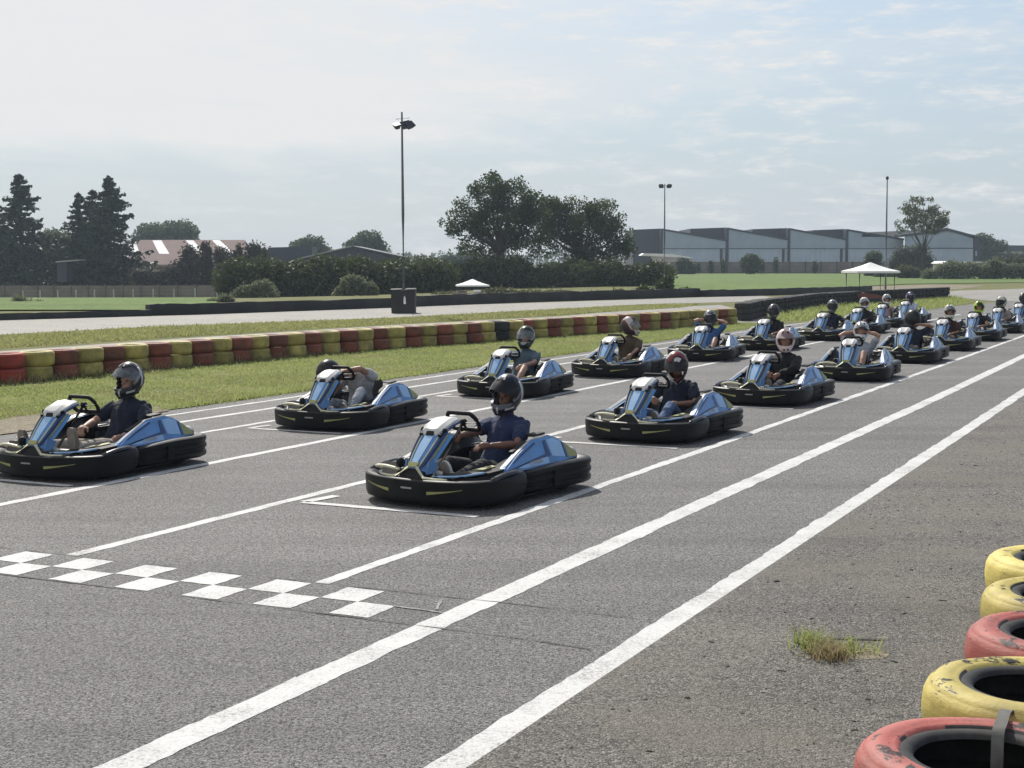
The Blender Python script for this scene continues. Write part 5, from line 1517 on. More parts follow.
# right: young tree, round topiary, bushes, hedge
D = 150
D = 186; b = gnd(923, D)
broad_tree('young_tree', b, blob_px(b, D, [(920, 206, 17, 11), (906, 216, 13, 8), (934, 216, 13, 11), (926, 222, 20, 12), (942, 214, 8, 8), (908, 226, 12, 8)]), 110, 50, .55, .13, M['thin_leaf'], 'thin leaved young tree in front of the right gable of the warehouse', 'tree', .17, 10, .45, None, .32)
D = 246
for i, (px, items, lab) in enumerate(((751, [(750, 264, 10.5, 10)], 'round clipped dark bush in front of the second warehouse bay'),
    (684, [(683, 264, 8, 6), (690, 267, 7, 5)], 'dark bush standing before the low white roofed annex'))):
    b = gnd(px, D); bush('round_bush', b, blob_px(b, D, items), 3200, .16, M['hedge_leaf'], lab)
D = 228
for px, items, m, lab in ((908, [(904, 256, 12, 11), (918, 254, 12, 12), (896, 264, 10, 9), (926, 262, 10, 10), (912, 266, 14, 9)], 'hedge_leaf', 'large dark bush behind the thin trunk of the young tree'),
    (875, [(874, 258, 9, 7), (870, 266, 8, 7)], 'hedge_leaf', 'dark bush just left of the right lamp mast'),
    (888, [(884, 276, 9, 5), (892, 277, 7, 5)], 'hedge_leaf', 'low dark bush seen below the right half of the big canopy'),
    (908, [(905, 272, 11, 6), (914, 274, 8, 5)], 'thin_leaf', 'pale green bush right of the big canopy')):
    b = gnd(px, D); bush('bush', b, blob_px(b, D, items), 3600, .14, M[m], lab)
    D -= 14
D = 176
b = gnd(930, D); bush('bramble_hedge', b, blob_px(b, D, [(930, 275, 9, 6), (944, 271, 10, 8), (958, 271, 10, 9), (972, 270, 10, 8), (986, 272, 10, 8), (1000, 270, 10, 9), (1014, 271, 10, 8), (1030, 270, 12, 9), (952, 266, 6, 6), (994, 264, 6, 6)]), 13000, .12, M['shrub_leaf'], 'long bramble hedge at the right edge under the gabled warehouse', 'hedge')
b = gnd(1000, 196); bush('bramble_hedge', b, blob_px(b, 196, [(1000, 264, 12, 7), (1016, 263, 12, 7), (984, 267, 12, 6), (1034, 264, 12, 8)]), 5000, .13, M['hedge_leaf'], 'darker hedge behind the brambles at the right edge', 'hedge')
b = gnd(988, 330); broad_tree('broadleaf_tree', b, blob_px(b, 330, [(986, 241, 8, 5), (978, 242, 6, 5), (996, 246, 9, 4), (986, 250, 14, 8)]), 90, 80, 1.3, .32, M['far_leaf'], 'distant tree just right of the gabled warehouse', 'tree', .4, 5, .5)
b = gnd(1010, 340); bush('hedge', b, blob_px(b, 340, [(985, 255, 10, 3), (1005, 255, 12, 3), (1026, 255, 12, 3)]), 2500, .3, M['hedge_leaf'], 'distant hedge under the grey roofs at the right edge', 'hedge')
# far treeline that closes the horizon
V = []
for x in np.linspace(-420, 420, 260):
    h = rng.uniform(3.5, 7.5); y = 560 + rng.uniform(-15, 15)
    P = in_blobs([(x, y, h * .45, 3.6, 3.5, h * .55)], 90, .6); V.append(leaf_quads(P, .75))
tag(quads('distant_treeline', np.concatenate(V), M['far_leaf']), 'far line of trees along the horizon', 'trees', kind='stuff')

# ================================================================== LAMP MASTS
def mast(D, px, ytop, block, label, heads):
    b = gnd(px, D) if not block else Vector((at(px, 262, D).x, D, 0))
    E = empty('lamp_mast', b, 0, label, 'lamp mast', 'tall floodlight masts round the track')
    H = at(px, ytop, D).z - b.z
    bm = bmesh.new(); tube(bm, [(0, 0, 0), (-.01, 0, H * .5), (-.03, 0, H)], [.075, .06, .035], 10); obj('pole', bm, M['steel_dark'], E)
    if heads == 2:
        bm = bmesh.new(); tube(bm, [(-.28, 0, H - .28), (.28, 0, H - .22)], .018, 6); tube(bm, [(-.14, 0, H - .55), (.22, 0, H - .5)], .02, 6); obj('crossbar', bm, M['steel_dark'], E)
        for x, rx, rz, s, ry in ((-.24, -40, -55, .85, -38), (.12, -34, 15, 1.05, 14), (.30, -30, 38, 1.0, 24)):
            bm = bmesh.new()
            loft(bm, [[(-.19 * s, .0, -.16 * s), (.19 * s, .0, -.16 * s), (.19 * s, .0, .16 * s), (-.19 * s, .0, .16 * s)], [(-.11 * s, .19, -.09 * s), (.11 * s, .19, -.09 * s), (.11 * s, .19, .09 * s), (-.11 * s, .19, .09 * s)]])
            bmesh.ops.transform(bm, matrix=Matrix.Translation((x, -.06, H - .48)) @ Matrix.Rotation(R(-ry), 4, 'Y') @ Matrix.Rotation(R(rz), 4, 'Z') @ Matrix.Rotation(R(rx), 4, 'X'), verts=bm.verts[:])
            obj('floodlight', bm, M['lamp_body'], E, smooth=False)
    elif heads == 1:
        bm = bmesh.new(); tube(bm, [(-.3, 0, H - .12), (.3, 0, H - .10)], .025, 6); obj('crossbar', bm, M['steel_dark'], E)
        for x in (-.3, .3):
            bm = bmesh.new(); bx(bm, (x, -.05, H - .16), (.34, .3, .2), (R(-30), 0, R(20 * (1 if x > 0 else -1))), .03); obj('floodlight', bm, M['lamp_body'], E)
    else:
        bm = bmesh.new(); ellipsoid(bm, (-.03, 0, H), (.11, .11, .14)); obj('floodlight', bm, M['lamp_body'], E)
    return E, b
M['steel_dark'] = plain('weathered_steel_pole', (0.14, 0.145, 0.15), 0.55, 0.5)
E1, b1 = mast(59.5, 403.5, 112, True, 'near floodlight mast standing in a black rubber clad block', 2)
mast(112, 664.5, 184, False, 'middle floodlight mast right of the oaks', 1)
mast(106, 886, 178, False, 'right lamp mast with a small head, behind the big canopy', 0)
# black block round the foot of the near mast
bm = bmesh.new()
for x, y, r in ((0, 0, 0),):
    loft(bm, [[(-.46, -.42, 0), (.46, -.42, 0), (.47, .42, 0), (-.45, .42, 0)], [(-.48, -.43, .5), (.47, -.42, .5), (.48, .43, .5), (-.47, .43, .5)], [(-.47, -.42, .92), (.48, -.42, .95), (.48, .42, .95), (-.47, .42, .93)]])
blk = obj('rubber_block', bm, M['belt'], angle=30); blk.location = b1
tag(blk, 'black rubber clad block round the foot of the near lamp mast', 'block')
bm = bmesh.new()
prism(bm, [(-.50, -.44, .945), (-.08, -.44, .955), (-.08, .40, .955), (-.50, .40, .945)], (0, 0, .03)); prism(bm, [(.10, -.44, .96), (.49, -.44, .97), (.49, .40, .97), (.10, .40, .96)], (0, 0, .03))
obj('lid', bm, M['post'], blk)
bm = bmesh.new(); prism(bm, [(.02, -.436, .38), (.12, -.436, .38), (.105, -.434, .62), (.06, -.434, .72), (.03, -.434, .62)], (0, -.012, 0)); obj('pale_mark', bm, M['canvas'], blk)

# ================================================================== CANOPIES
def canopy(px, D, wpx, y_eave, y_top, label, extra=0.0):
    b = gnd(px, D); E = empty('canopy', b, R(8), label, 'canopy')
    w = wpx / FPX * D / 2; ze = at(px, y_eave, D).z - b.z; zt = at(px, y_top, D).z - b.z
    bm = bmesh.new(); rings = []
    for f, z in ((1, ze - .10), (1.0, ze), (.62, ze + (zt - ze) * .30), (.3, ze + (zt - ze) * .64), (.03, zt)):
        r = []
        for k in range(24):
            a = 2 * PI * k / 24; c, s = math.cos(a), math.sin(a); q = 1 / max(abs(c), abs(s)) if f > .5 else 1 / max(abs(c), abs(s)) ** .9
            sag = 1 - .05 * math.sin(2 * a) ** 2 * (f > .5)
            r.append((f * w * q * c * .93 * sag, f * w * q * s * .93 * sag, z))
        rings.append(r)
    V = [[bm.verts.new(p) for p in r] for r in rings]
    for A, B in zip(V, V[1:]):
        for k in range(24): bm.faces.new((A[k], A[(k + 1) % 24], B[(k + 1) % 24], B[k]))
    bm.faces.new(V[-1])
    bmesh.ops.recalc_face_normals(bm, faces=bm.faces[:]); bmesh.ops.solidify(bm, geom=bm.faces[:], thickness=.02)
    obj('roof', bm, M['canvas'], E, angle=25)
    for sx in (1, -1):
        for sy in (1, -1):
            bm = bmesh.new(); tube(bm, [(sx * w * .72, sy * w * .72, 0), (sx * w * .72, sy * w * .72, ze)], .035, 8); obj('leg', bm, M['dark_clad'], E)
    bm = bmesh.new()
    for sx in (1, -1): tube(bm, [(sx * w * .72, w * .72, ze - .06), (sx * w * .72, -w * .72, ze - .06)], .025, 6); tube(bm, [(-w * .72, sx * w * .72, ze - .06), (w * .72, sx * w * .72, ze - .06)], .025, 6)
    obj('frame', bm, M['dark_clad'], E)
    return E, b, w
canopy(870.5, 74, 50, 271, 262.5, 'big white pointed canopy on dark legs behind the black tyre wall')
canopy(472.5, 104, 35, 285, 279, 'small white pointed canopy under the tallest oak')
# things under them
for px, name, m, size, lab in ((463, 'crate', 'board', (.5, .4, .10), 'low brown crate on the grass under the small white canopy'), (477, 'cool_box', 'canvas', (.45, .4, .12), 'white cool box on the grass under the small white canopy')):
    b = gnd(px, 98); bm = bmesh.new(); w, d, h = size
    bx(bm, (0, 0, h * .5 + .07), (w, d, h), None, .03); bx(bm, (0, 0, h + .085), (w * 1.05, d * 1.06, .04), None, .015)
    o = obj(name, bm, M[m]); o.location = b + Vector((0, 0, .04)); tag(o, lab, name.replace('_', ' '))
bm = bmesh.new(); bx(bm, (0, 0, .03), (2.2, .8, .10), None, .02); o = obj('pallet', bm, M['board']); o.location = gnd(470, 98); tag(o, 'flat wooden pallet under the brown crate and the white cool box', 'pallet')
bm = bmesh.new()
rings = []
for x, h in ((-.8, .12), (-.5, .25), (-.2, .22), (0, .27), (.3, .2), (.6, .18), (.85, .1)):
    rings.append([(x, -.3, 0), (x, -.28, h), (x, .28, h), (x, .3, 0)])
loft(bm, rings); o = obj('red_cushion', bm, plain('dull_red_vinyl', (0.17, 0.05, 0.04), 0.7)); p = gnd(864, 72); o.location = p + Vector((0, 0, .30)); tag(o, 'long dull red crash cushion in front of the big canopy, above the black tyres', 'crash cushion')
bm = bmesh.new(); bx(bm, (0, 0, .15), (2.3, .7, .3), None, .05); o = obj('foam_plinth', bm, M['tyre_black']); o.location = p; tag(o, 'black plinth under the red crash cushion', 'plinth')

# ================================================================== BUILDINGS AND FENCES
def P2(px, py, D): return at(px, py, D)
# --- sawtooth warehouse: four bays and a gabled hall
D0 = 290.0; k = D0 / FPX
def wx(px): return (px - 512) * k * math.hypot(1, 0) / 1.0
def wz(py): return at(512, py, D0).z
bays = [(663, 725.5, 228.5, 239.5, 633), (728.5, 787.5, 227.5, 238.5, 690), (790, 845.5, 228, 238.5, 752), (848, 903, 229, 238.5, 812)]
ord_ = ('first', 'second', 'third', 'fourth')
for i, (x0, x1, yl, yr, xd) in enumerate(bays):
    X0, X1 = at(x0, 262, D0).x, at(x1, 262, D0).x; ZL, ZR = at(x0, yl, D0).z, at(x1, yr, D0).z; zm = at(x0, 248.3, D0).z
    E = empty('warehouse_bay', ((X0 + X1) / 2, D0, 0), 0, '%s pale grey warehouse bay from the left with slanting roof edge' % ord_[i], 'warehouse', 'saw toothed warehouse bays in a row')
    cx = (X0 + X1) / 2; q = lambda x, y, z: (x - cx, y, z)
    dz = .35
    bm = bmesh.new(); prism(bm, [q(X0, 0, zm), q(X1, 0, zm), q(X1, 0, ZR - dz), q(X0, 0, ZL - dz)], (0, .2, 0)); obj('upper_cladding', bm, M['light_clad'], E, smooth=False)
    bm = bmesh.new(); prism(bm, [q(X0, .05, -.2), q(X1 - 1.1, .05, -.2), q(X1 - 1.1, .05, zm - .12), q(X0, .05, zm - .12)], (0, .2, 0)); obj('lower_cladding', bm, M['lower_clad'], E, smooth=False)
    bm = bmesh.new(); prism(bm, [q(X0 - .1, -.06, zm - .12), q(X1, -.06, zm - .12), q(X1, -.06, zm), q(X0 - .1, -.06, zm)], (0, .2, 0)); obj('band', bm, M['dark_clad'], E, smooth=False)
    # roof with dark verge, dark side wall and the dark upper block of the neighbour's valley
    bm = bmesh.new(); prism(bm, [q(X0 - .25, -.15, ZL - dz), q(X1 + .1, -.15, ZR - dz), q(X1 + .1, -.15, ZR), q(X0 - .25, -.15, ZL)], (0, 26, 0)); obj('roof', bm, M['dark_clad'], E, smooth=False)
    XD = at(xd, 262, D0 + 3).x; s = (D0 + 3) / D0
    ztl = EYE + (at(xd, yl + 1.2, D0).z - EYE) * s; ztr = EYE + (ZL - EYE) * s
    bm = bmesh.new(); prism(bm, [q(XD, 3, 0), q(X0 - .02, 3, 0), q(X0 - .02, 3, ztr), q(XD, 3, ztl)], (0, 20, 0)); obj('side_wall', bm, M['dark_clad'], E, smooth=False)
    bm = bmesh.new(); prism(bm, [q(X0 - .55, -.1, 0), q(X0 - .04, -.1, 0), q(X0 - .04, -.1, ZL - .1), q(X0 - .55, -.1, ZL - .2)], (0, 2.9, 0)); obj('corner_post', bm, M['dark_clad'], E, smooth=False)
    bm = bmesh.new(); prism(bm, [q(X1 - 1.05, -.02, 0), q(X1 - .62, -.02, 0), q(X1 - .62, -.02, zm - .13), q(X1 - 1.05, -.02, zm - .13)], (0, .3, 0)); obj('door', bm, M['dark_clad'], E, smooth=False)
    bm = bmesh.new(); prism(bm, [q(X1 - .58, .0, 0), q(X1 - .05, .0, 0), q(X1 - .05, .0, zm - .13), q(X1 - .58, .0, zm - .13)], (0, .25, 0)); obj('door', bm, M['light_clad'], E, smooth=False)
# gabled hall
D1 = 286.0
pts = lambda x, y: at(x, y, D1)
E = empty('warehouse_hall', (pts(925, 262).x, D1, 0), 0, 'large gabled warehouse hall at the right end of the row', 'warehouse')
cx = pts(925, 262).x; q = lambda x, y, dy=0: ((pts(x, y) - Vector((cx, D1, 0))) + Vector((0, dy, 0)))
bm = bmesh.new(); prism(bm, [q(905, 248), q(973, 248), q(973, 238.5), q(948, 230.5), q(905, 236)], (0, .2, 0)); obj('gable_cladding', bm, M['light_clad'], E, smooth=False)
bm = bmesh.new(); prism(bm, [q(905, 263.5), q(973, 263.5), q(973, 248.6), q(905, 248.6)], (0, .18, 0)); obj('lower_cladding', bm, M['lower_clad'], E, smooth=False)
bm = bmesh.new(); prism(bm, [q(905, 248.8, -.05), q(973, 248.8, -.05), q(973, 247.8, -.05), q(905, 247.8, -.05)], (0, .1, 0)); obj('band', bm, M['dark_clad'], E, smooth=False)
bm = bmesh.new(); prism(bm, [q(900, 237.2, -.3), q(948, 231, -.3), q(980, 238.8, -.3), q(980, 236.8, -.3), q(948, 228.3, -.3), q(900, 234.6, -.3)], (0, 12, 0)); obj('roof_edge', bm, M['dark_clad'], E, smooth=False)
bm = bmesh.new(); prism(bm, [q(866, 236.5, 4), q(868, 232, 4), q(948, 228.8, 4), q(905, 236.5, 4)], (0, 12, 0)); obj('roof', bm, M['roof_grey'], E, smooth=False)
bm = bmesh.new(); prism(bm, [q(973.2, 264, -.1), q(980, 264, -.1), q(980, 237.5, -.1), q(973.2, 238, -.1)], (0, 10, 0)); obj('corner_post', bm, M['dark_clad'], E, smooth=False)
bm = bmesh.new(); prism(bm, [q(975.2, 256, -.2), q(976.6, 256, -.2), q(976.6, 251, -.2), q(975.2, 251, -.2)], (0, .05, 0)); obj('window', bm, M['light_clad'], E, smooth=False)
# low white roofed annex and pale shed
def shed(name, D, roof, wall, mroof, mwall, label, cat='building', depth=6, group=None):
    c = at(sum(p[0] for p in roof) / len(roof), 262, D); c.z = terrain(c.x, D); E = empty(name, c, 0, label, cat, group)
    f = lambda x, y, d=0: at(x, y, D) - c + Vector((0, d, 0))
    bm = bmesh.new(); k = len(roof) // 2
    prism(bm, [f(x, y, -.2) for x, y in roof], (0, depth, .0)); obj('roof', bm, mroof, E, smooth=False)
    bm = bmesh.new(); prism(bm, [f(x, y) for x, y in wall], (0, depth - .4, 0)); obj('wall', bm, mwall, E, smooth=False)
    return E, f
E, f = shed('annex', 268, [(641, 255.5), (690, 258.2), (694, 257.8), (672, 254), (644, 253.3)], [(654, 268), (692, 268), (692, 258), (654, 256.3)], M['canvas'], M['render_wall'], 'low annex with a bright white roof beside the first warehouse bay')
E, f = shed('pale_shed', 215, [(942, 263.5), (995, 263.5), (992, 261.8), (946, 261.2)], [(944, 272), (993, 272), (993, 263.4), (944, 263.4)], M['canvas'], M['render_wall'], 'low pale shed roof seen over the brambles at the right')
E, f = shed('distant_house', 370, [(974, 253), (1010, 253), (1000, 247.5), (988, 246.5)], [(976, 258), (1008, 258), (1008, 252.9), (976, 252.9)], M['roof_grey'], M['render_wall'], 'pale grey pitched roof right of the gabled hall')
E, f = shed('distant_house', 380, [(992, 251.5), (1060, 252), (1030, 245.5), (1004, 245.2)], [(998, 258), (1056, 258), (1056, 251.9), (998, 251.5)], M['dark_clad'], M['render_wall'], 'dark roofed house at the right edge behind the pale grey roof')
# fence before the warehouse: brown boards between concrete posts
def board_fence(x0, x1, D0_, D1_, ytop, ybot, step, label, group=None, post=True):
    A, B = at(x0, 262, D0_), at(x1, 262, D1_); A.z = terrain(A.x, A.y); B.z = terrain(B.x, B.y)
    E = empty('board_fence', A, 0, label, 'fence', group); L = (B - A).length; n = int(L / step)
    ht = (ybot - ytop) / FPX * D0_
    d = (B - A) / n
    bm = bmesh.new()
    for i in range(n):
        a = d * i; c = d * (i + 1); j = rng.normal() * .05
        za = terrain(A.x + a.x, A.y + a.y) - A.z; zc = terrain(A.x + c.x, A.y + c.y) - A.z
        for r in range(5):
            z0 = ht * r / 5 + .02; z1 = ht * (r + 1) / 5
            prism(bm, [(a.x + .05, a.y + j * .1, za + z0), (c.x - .05, c.y + j * .1, zc + z0), (c.x - .05, c.y, zc + z1), (a.x + .05, a.y, za + z1)], (0, .05 + .01 * (r % 2), 0))
    obj('boards', bm, M['board'], E, smooth=False)
    for i in range(n + 1):
        a = d * i; z = terrain(A.x + a.x, A.y + a.y) - A.z
        bm = bmesh.new(); bx(bm, (a.x, a.y - .04, z + ht * .52), (.16, .16, ht * 1.06)); obj('post', bm, M['dark_clad'] if post else M['board'], E, smooth=False)
    return E
board_fence(664, 884, 262, 262, 262.3, 274, 2.6, 'long brown board fence with dark posts in front of the warehouse bays')
board_fence(-60, 272, 170, 150, 281.5, 297, 2.4, 'long brown board fence below the conifers and the barn', None, False)
for i, (px, h) in enumerate(((711, 2.3), (723, 2.6), (762, 2.6), (776, 2.8), (815, 2.2), (698, 2.0))):
    b = gnd(px, 259); bush('column_shrub', b, [(0, 0, h * .5, .5, .5, h * .52)], 500, .14, M['hedge_leaf'], 'narrow dark shrub growing against the brown fence before the warehouse', 'shrub', 'narrow shrubs along the warehouse fence')
# white posts and wire round the left field
A, B = gnd(22, 150), gnd(262, 128)
E = empty('wire_fence', A, 0, 'thin wire fence on pale posts round the small green field at the left', 'fence')
for i in range(13):
    t = i / 12; p = A.lerp(B, t); p.z = terrain(p.x, p.y)
    bm = bmesh.new(); bx(bm, tuple(p - A + Vector((0, 0, .62))), (.09, .09, 1.25)); obj('post', bm, M['post'], E, smooth=False)
bm = bmesh.new()
for z in (.4, .8, 1.15):
    tube(bm, [tuple((lambda p: Vector((p.x, p.y, terrain(p.x, p.y) + z)) - A)(A.lerp(B, i / 12))) for i in range(13)], .012, 4)
obj('wire', bm, M['steel_dark'], E)
# reddish barn
D2 = 200
c = at(190, 262, D2); c.z = terrain(c.x, D2)
E = empty('barn', c, 0, 'barn with a faded reddish roof and bright rooflights behind dark shrubs', 'barn')
f = lambda x, y, d=0: at(x, y, D2) - c + Vector((0, d, 0))
def roofpt(u, v): # u along, v 0 eaves .. 1 ridge, on the leaning roof plane
    xe = 124 + (252 - 124) * u; xr = 130 + (237 - 130) * u
    a = f(xe, 264.5, 0); b = f(xr, 239.3, 0) ; b.y = 5.5; b.z *= 1; return a.lerp(b, v)
bm = bmesh.new(); up = Vector((0, .12, .12)); A4 = [roofpt(0, 0), roofpt(1, 0), roofpt(1, 1), roofpt(0, 1)]; prism(bm, A4, -up)
back = [roofpt(0, 1), roofpt(1, 1), roofpt(1, 0) + Vector((0, 11, 0)), roofpt(0, 0) + Vector((0, 11, 0))]; prism(bm, back, -up); rf = obj('roof', bm, M['roof_red'], E, smooth=False)
for u0, u1 in ((.02, .075), (.24, .325), (.56, .63), (.81, .88)):
    bm = bmesh.new(); v0, v1 = (.42, .97) if u0 else (.5, .85); prism(bm, [roofpt(u0, v0) + up * .4, roofpt(u1, v0) + up * .4, roofpt(u1 - .12, v1) + up * .4, roofpt(u0 - .12, v1) + up * .4], -up * .3); obj('rooflight', bm, M['glass_roof'], rf, smooth=False)
w0 = roofpt(0.01, 0) + Vector((0, .4, 0)); w1 = roofpt(.99, 0) + Vector((0, .4, 0))
bm = bmesh.new(); prism(bm, [(w0.x, w0.y, -.2), (w1.x, w1.y, -.2), (w1.x, w1.y, w1.z - .02), (w0.x, w0.y, w0.z - .02)], (0, 9, 0)); obj('wall', bm, M['render_wall'], E, smooth=False)
# grey roofed shed behind the hedge: pale left slope seen end-on with dark gable
D3 = 190
c = at(345, 262, D3); c.z = terrain(c.x, D3)
E = empty('grey_shed', c, 0, 'wide shed with pale left roof slope and dark gable behind the tall hedge', 'shed')
f = lambda x, y, d=0: at(x, y, D3) - c + Vector((0, d, 0))
bm = bmesh.new(); prism(bm, [f(300, 275), f(410, 275), f(410, 259.5), f(352, 246.8), f(300, 259)], (0, 14, 0)); obj('gable_wall', bm, M['dark_clad'], E, smooth=False)
bm = bmesh.new(); prism(bm, [f(298, 259.4, -.4), f(352, 246.9, -.4), f(335, 246.9, 20), f(276, 259.5, 20)], (0, 0, .15)); obj('roof', bm, M['roof_grey'], E, smooth=False)
bm = bmesh.new(); prism(bm, [f(352, 246.7, -.4), f(413, 259.7, -.4), f(413, 258.7, -.4), f(352, 245.7, -.4)], (0, 14, 0)); obj('roof', bm, M['dark_clad'], E, smooth=False)
E, f = shed('low_building', 210, [(268, 251), (312, 249.5), (312, 246.5), (268, 247.5)], [(268, 272), (312, 272), (312, 249.6), (268, 250.8)], M['dark_clad'], M['dark_clad'], 'low dark building left of the grey shed roof')
# small dark hut between the conifers
E, f = shed('garden_hut', 168, [(56, 262.5), (79, 260.5), (79, 259.5), (56, 261.3)], [(57, 282), (67, 282), (67, 262), (57, 262.6)], M['post'], M['dark_clad'], 'small dark hut with a pale roof edge between the conifers', 'hut', 3)

# ================================================================== LIGHT, SKY, CAMERA
SUN_AZ = R(-16)      # from straight ahead, negative to the left
SUN_EL = R(43)
sun = bpy.data.lights.new('Sun', 'SUN'); sun.energy = 4.2; sun.angle = R(0.6); sun.color = (1, 0.95, 0.87)
so = bpy.data.objects.new('Sun', sun); COL.objects.link(so)
sd = Vector((math.sin(SUN_AZ) * math.cos(SUN_EL), math.cos(SUN_AZ) * math.cos(SUN_EL), math.sin(SUN_EL)))
so.rotation_euler = sd.to_track_quat('Z', 'Y').to_euler()
W = bpy.data.worlds.new('World'); scene.world = W; W.use_nodes = True
t = W.node_tree; t.nodes.clear()
def N_(typ, **kw):
    x = t.nodes.new(typ)
    for k_, v_ in kw.items(): setattr(x, k_, v_)
    return x
out = N_('ShaderNodeOutputWorld'); bg = N_('ShaderNodeBackground'); bg.inputs['Strength'].default_value = 0.115
sky = N_('ShaderNodeTexSky', sky_type='NISHITA'); sky.sun_disc = False; sky.sun_elevation = SUN_EL; sky.sun_rotation = SUN_AZ
sky.air_density = 1.0; sky.dust_density = 1.0; sky.ozone_density = 1.2; sky.altitude = 60
tc = N_('ShaderNodeTexCoord')
sep = N_('ShaderNodeSeparateXYZ'); t.links.new(tc.outputs['Generated'], sep.inputs[0])
def m_(op, a, b=0.0):
    x = N_('ShaderNodeMath', operation=op)
    for s_, v_ in ((x.inputs[0], a), (x.inputs[1], b)):
        if isinstance(v_, bpy.types.NodeSocket): t.links.new(v_, s_)
        else: s_.default_value = v_
    return x.outputs[0]
zc = m_('MAXIMUM', sep.outputs[2], 0.012); zz = m_('ADD', zc, 0.06)
cx_ = m_('DIVIDE', sep.outputs[0], zz); cy_ = m_('DIVIDE', sep.outputs[1], zz)
cmb = N_('ShaderNodeCombineXYZ'); t.links.new(cx_, cmb.inputs[0]); t.links.new(cy_, cmb.inputs[1])
def nz(scale, det, rough, off=(0, 0, 0), stretch=(1, 1, 1), rot=0.0):
    mp = N_('ShaderNodeMapping'); mp.inputs['Location'].default_value = off; mp.inputs['Scale'].default_value = stretch; mp.inputs['Rotation'].default_value = (0, 0, rot)
    t.links.new(cmb.outputs[0], mp.inputs['Vector'])
    n_ = N_('ShaderNodeTexNoise'); n_.inputs['Scale'].default_value = scale; n_.inputs['Detail'].default_value = det; n_.inputs['Roughness'].default_value = rough; n_.inputs['Distortion'].default_value = 0.6
    t.links.new(mp.outputs[0], n_.inputs['Vector']); return n_.outputs['Fac']
def rp(fac, a, b):
    r_ = N_('ShaderNodeMapRange', interpolation_type='SMOOTHSTEP'); t.links.new(fac, r_.inputs[0]); r_.inputs[1].default_value = a; r_.inputs[2].default_value = b; return r_.outputs[0]
n1 = nz(0.42, 5, 0.6, (1.3, 0.4, 0), (1, .5, 1), 0.2)
edge = m_('ADD', m_('ADD', sep.outputs[2], m_('MULTIPLY', m_('SUBTRACT', n1, 0.5), 0.10)), m_('MULTIPLY', sep.outputs[0], -0.05))
veil = rp(edge, 0.066, 0.100)
thick = rp(m_('ADD', m_('MULTIPLY', sep.outputs[0], -1.0), m_('MULTIPLY', m_('SUBTRACT', n1, 0.5), 0.7)), -0.30, 0.28)
cmb2 = N_('ShaderNodeCombineXYZ'); t.links.new(sep.outputs[0], cmb2.inputs[0]); t.links.new(m_('MULTIPLY', sep.outputs[2], 1.9), cmb2.inputs[1])
def nd(scale, det, rough, off, stretch, rot):
    mp = N_('ShaderNodeMapping'); mp.inputs['Location'].default_value = off; mp.inputs['Scale'].default_value = stretch; mp.inputs['Rotation'].default_value = (0, 0, rot)
    t.links.new(cmb2.outputs[0], mp.inputs['Vector'])
    n_ = N_('ShaderNodeTexNoise'); n_.inputs['Scale'].default_value = scale; n_.inputs['Detail'].default_value = det; n_.inputs['Roughness'].default_value = rough; n_.inputs['Distortion'].default_value = 0.12
    t.links.new(mp.outputs[0], n_.inputs['Vector']); return n_.outputs['Fac']
puffs = rp(nd(30, 9, 0.7, (3, 1, 0), (.7, 1.5, 1), 0.3), 0.46, 0.72)
streaks = rp(nd(5, 6, 0.6, (1, 5, 0), (.55, 2.6, 1), 0.22), 0.45, 0.70)
patch = rp(nz(0.75, 3, 0.5, (4, 2, 0)), 0.30, 0.52)
band = rp(nz(0.9, 6, 0.6, (2, 7, 0), (.35, 1.3, 1), 0.1), 0.45, 0.72)
cl = m_('MULTIPLY', veil, m_('ADD', m_('MULTIPLY', thick, 0.84), 0.02))
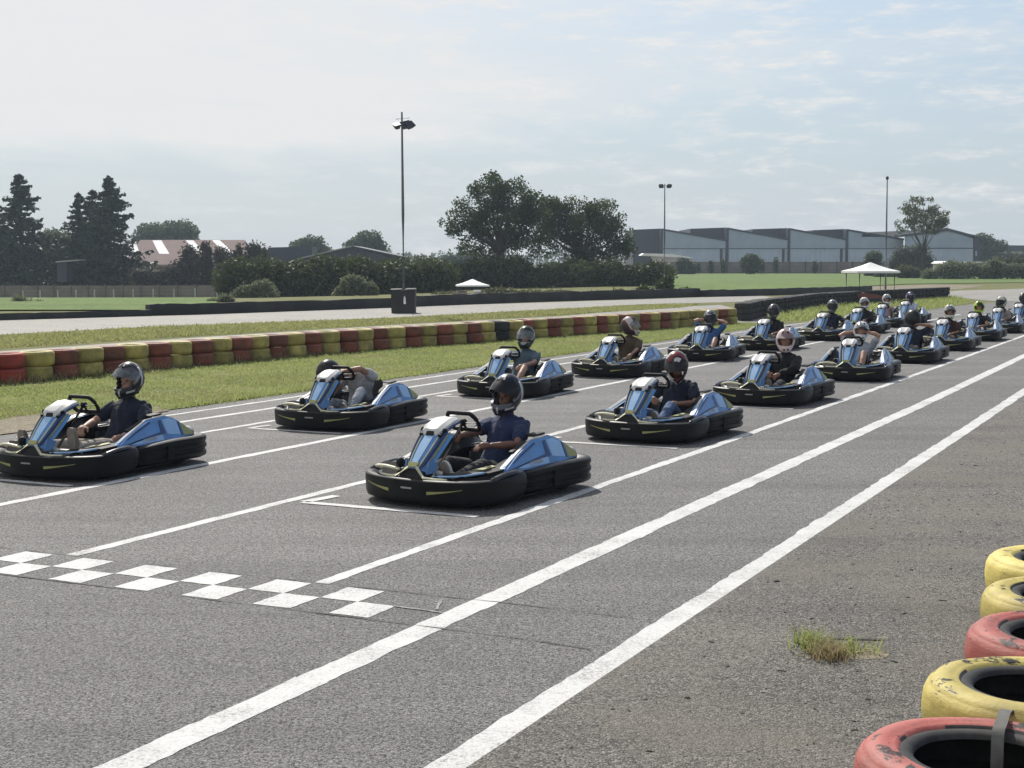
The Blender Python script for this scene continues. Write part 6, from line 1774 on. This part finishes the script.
cl = m_('ADD', cl, m_('MULTIPLY', m_('MULTIPLY', puffs, patch), m_('SUBTRACT', 0.9, m_('MULTIPLY', thick, 0.6))))
cl = m_('ADD', cl, m_('ADD', m_('MULTIPLY', band, 0.05), m_('MULTIPLY', m_('MULTIPLY', streaks, veil), 0.26)))
cl = m_('MINIMUM', cl, 0.92)
air = m_('SUBTRACT', 1.0, rp(sep.outputs[2], -0.02, 0.42))
hz = N_('ShaderNodeMix', data_type='RGBA'); t.links.new(m_('MULTIPLY', air, 0.86), hz.inputs[0]); t.links.new(sky.outputs[0], hz.inputs[6]); hz.inputs[7].default_value = (3.7, 4.4, 5.15, 1)
mx = N_('ShaderNodeMix', data_type='RGBA'); t.links.new(cl, mx.inputs[0]); t.links.new(hz.outputs[2], mx.inputs[6]); mx.inputs[7].default_value = (6.7, 6.7, 6.65, 1)
t.links.new(mx.outputs[2], bg.inputs['Color']); t.links.new(bg.outputs[0], out.inputs['Surface'])

cam = bpy.data.cameras.new('Camera'); co = bpy.data.objects.new('Camera', cam); COL.objects.link(co)
co.location = (0, 0, EYE); co.rotation_euler = (PI / 2 - PITCH, 0, 0)
cam.sensor_fit = 'HORIZONTAL'; cam.sensor_width = 36.0; cam.lens = 36.0 * FPX / 1024.0
cam.clip_start = 0.1; cam.clip_end = 6000
scene.camera = co
vs = scene.view_settings
vs.view_transform = 'Standard'; vs.look = 'None'; vs.exposure = 0.1; vs.gamma = 1.0
try: vs.use_curve_mapping = False
except Exception: pass
scene.render.resolution_x = 1024; scene.render.resolution_y = 768
scene.cycles.max_bounces = 6; scene.cycles.transparent_max_bounces = 8
# air between the camera and the far buildings
def haze_box():
    bm = bmesh.new(); bx(bm, (0, 290, 4), (1500, 700, 24))
    N = NT('haze'); v = N.n('ShaderNodeVolumePrincipled'); v.inputs['Color'].default_value = (0.70, 0.84, 1.0, 1); v.inputs['Density'].default_value = 0.00033; v.inputs['Anisotropy'].default_value = 0.35
    N.l(v.outputs[0], N.out.inputs['Volume'])
    tag(obj('haze', bm, N.m, smooth=False), 'thin summer haze over the whole place', 'haze', kind='stuff')
haze_box()
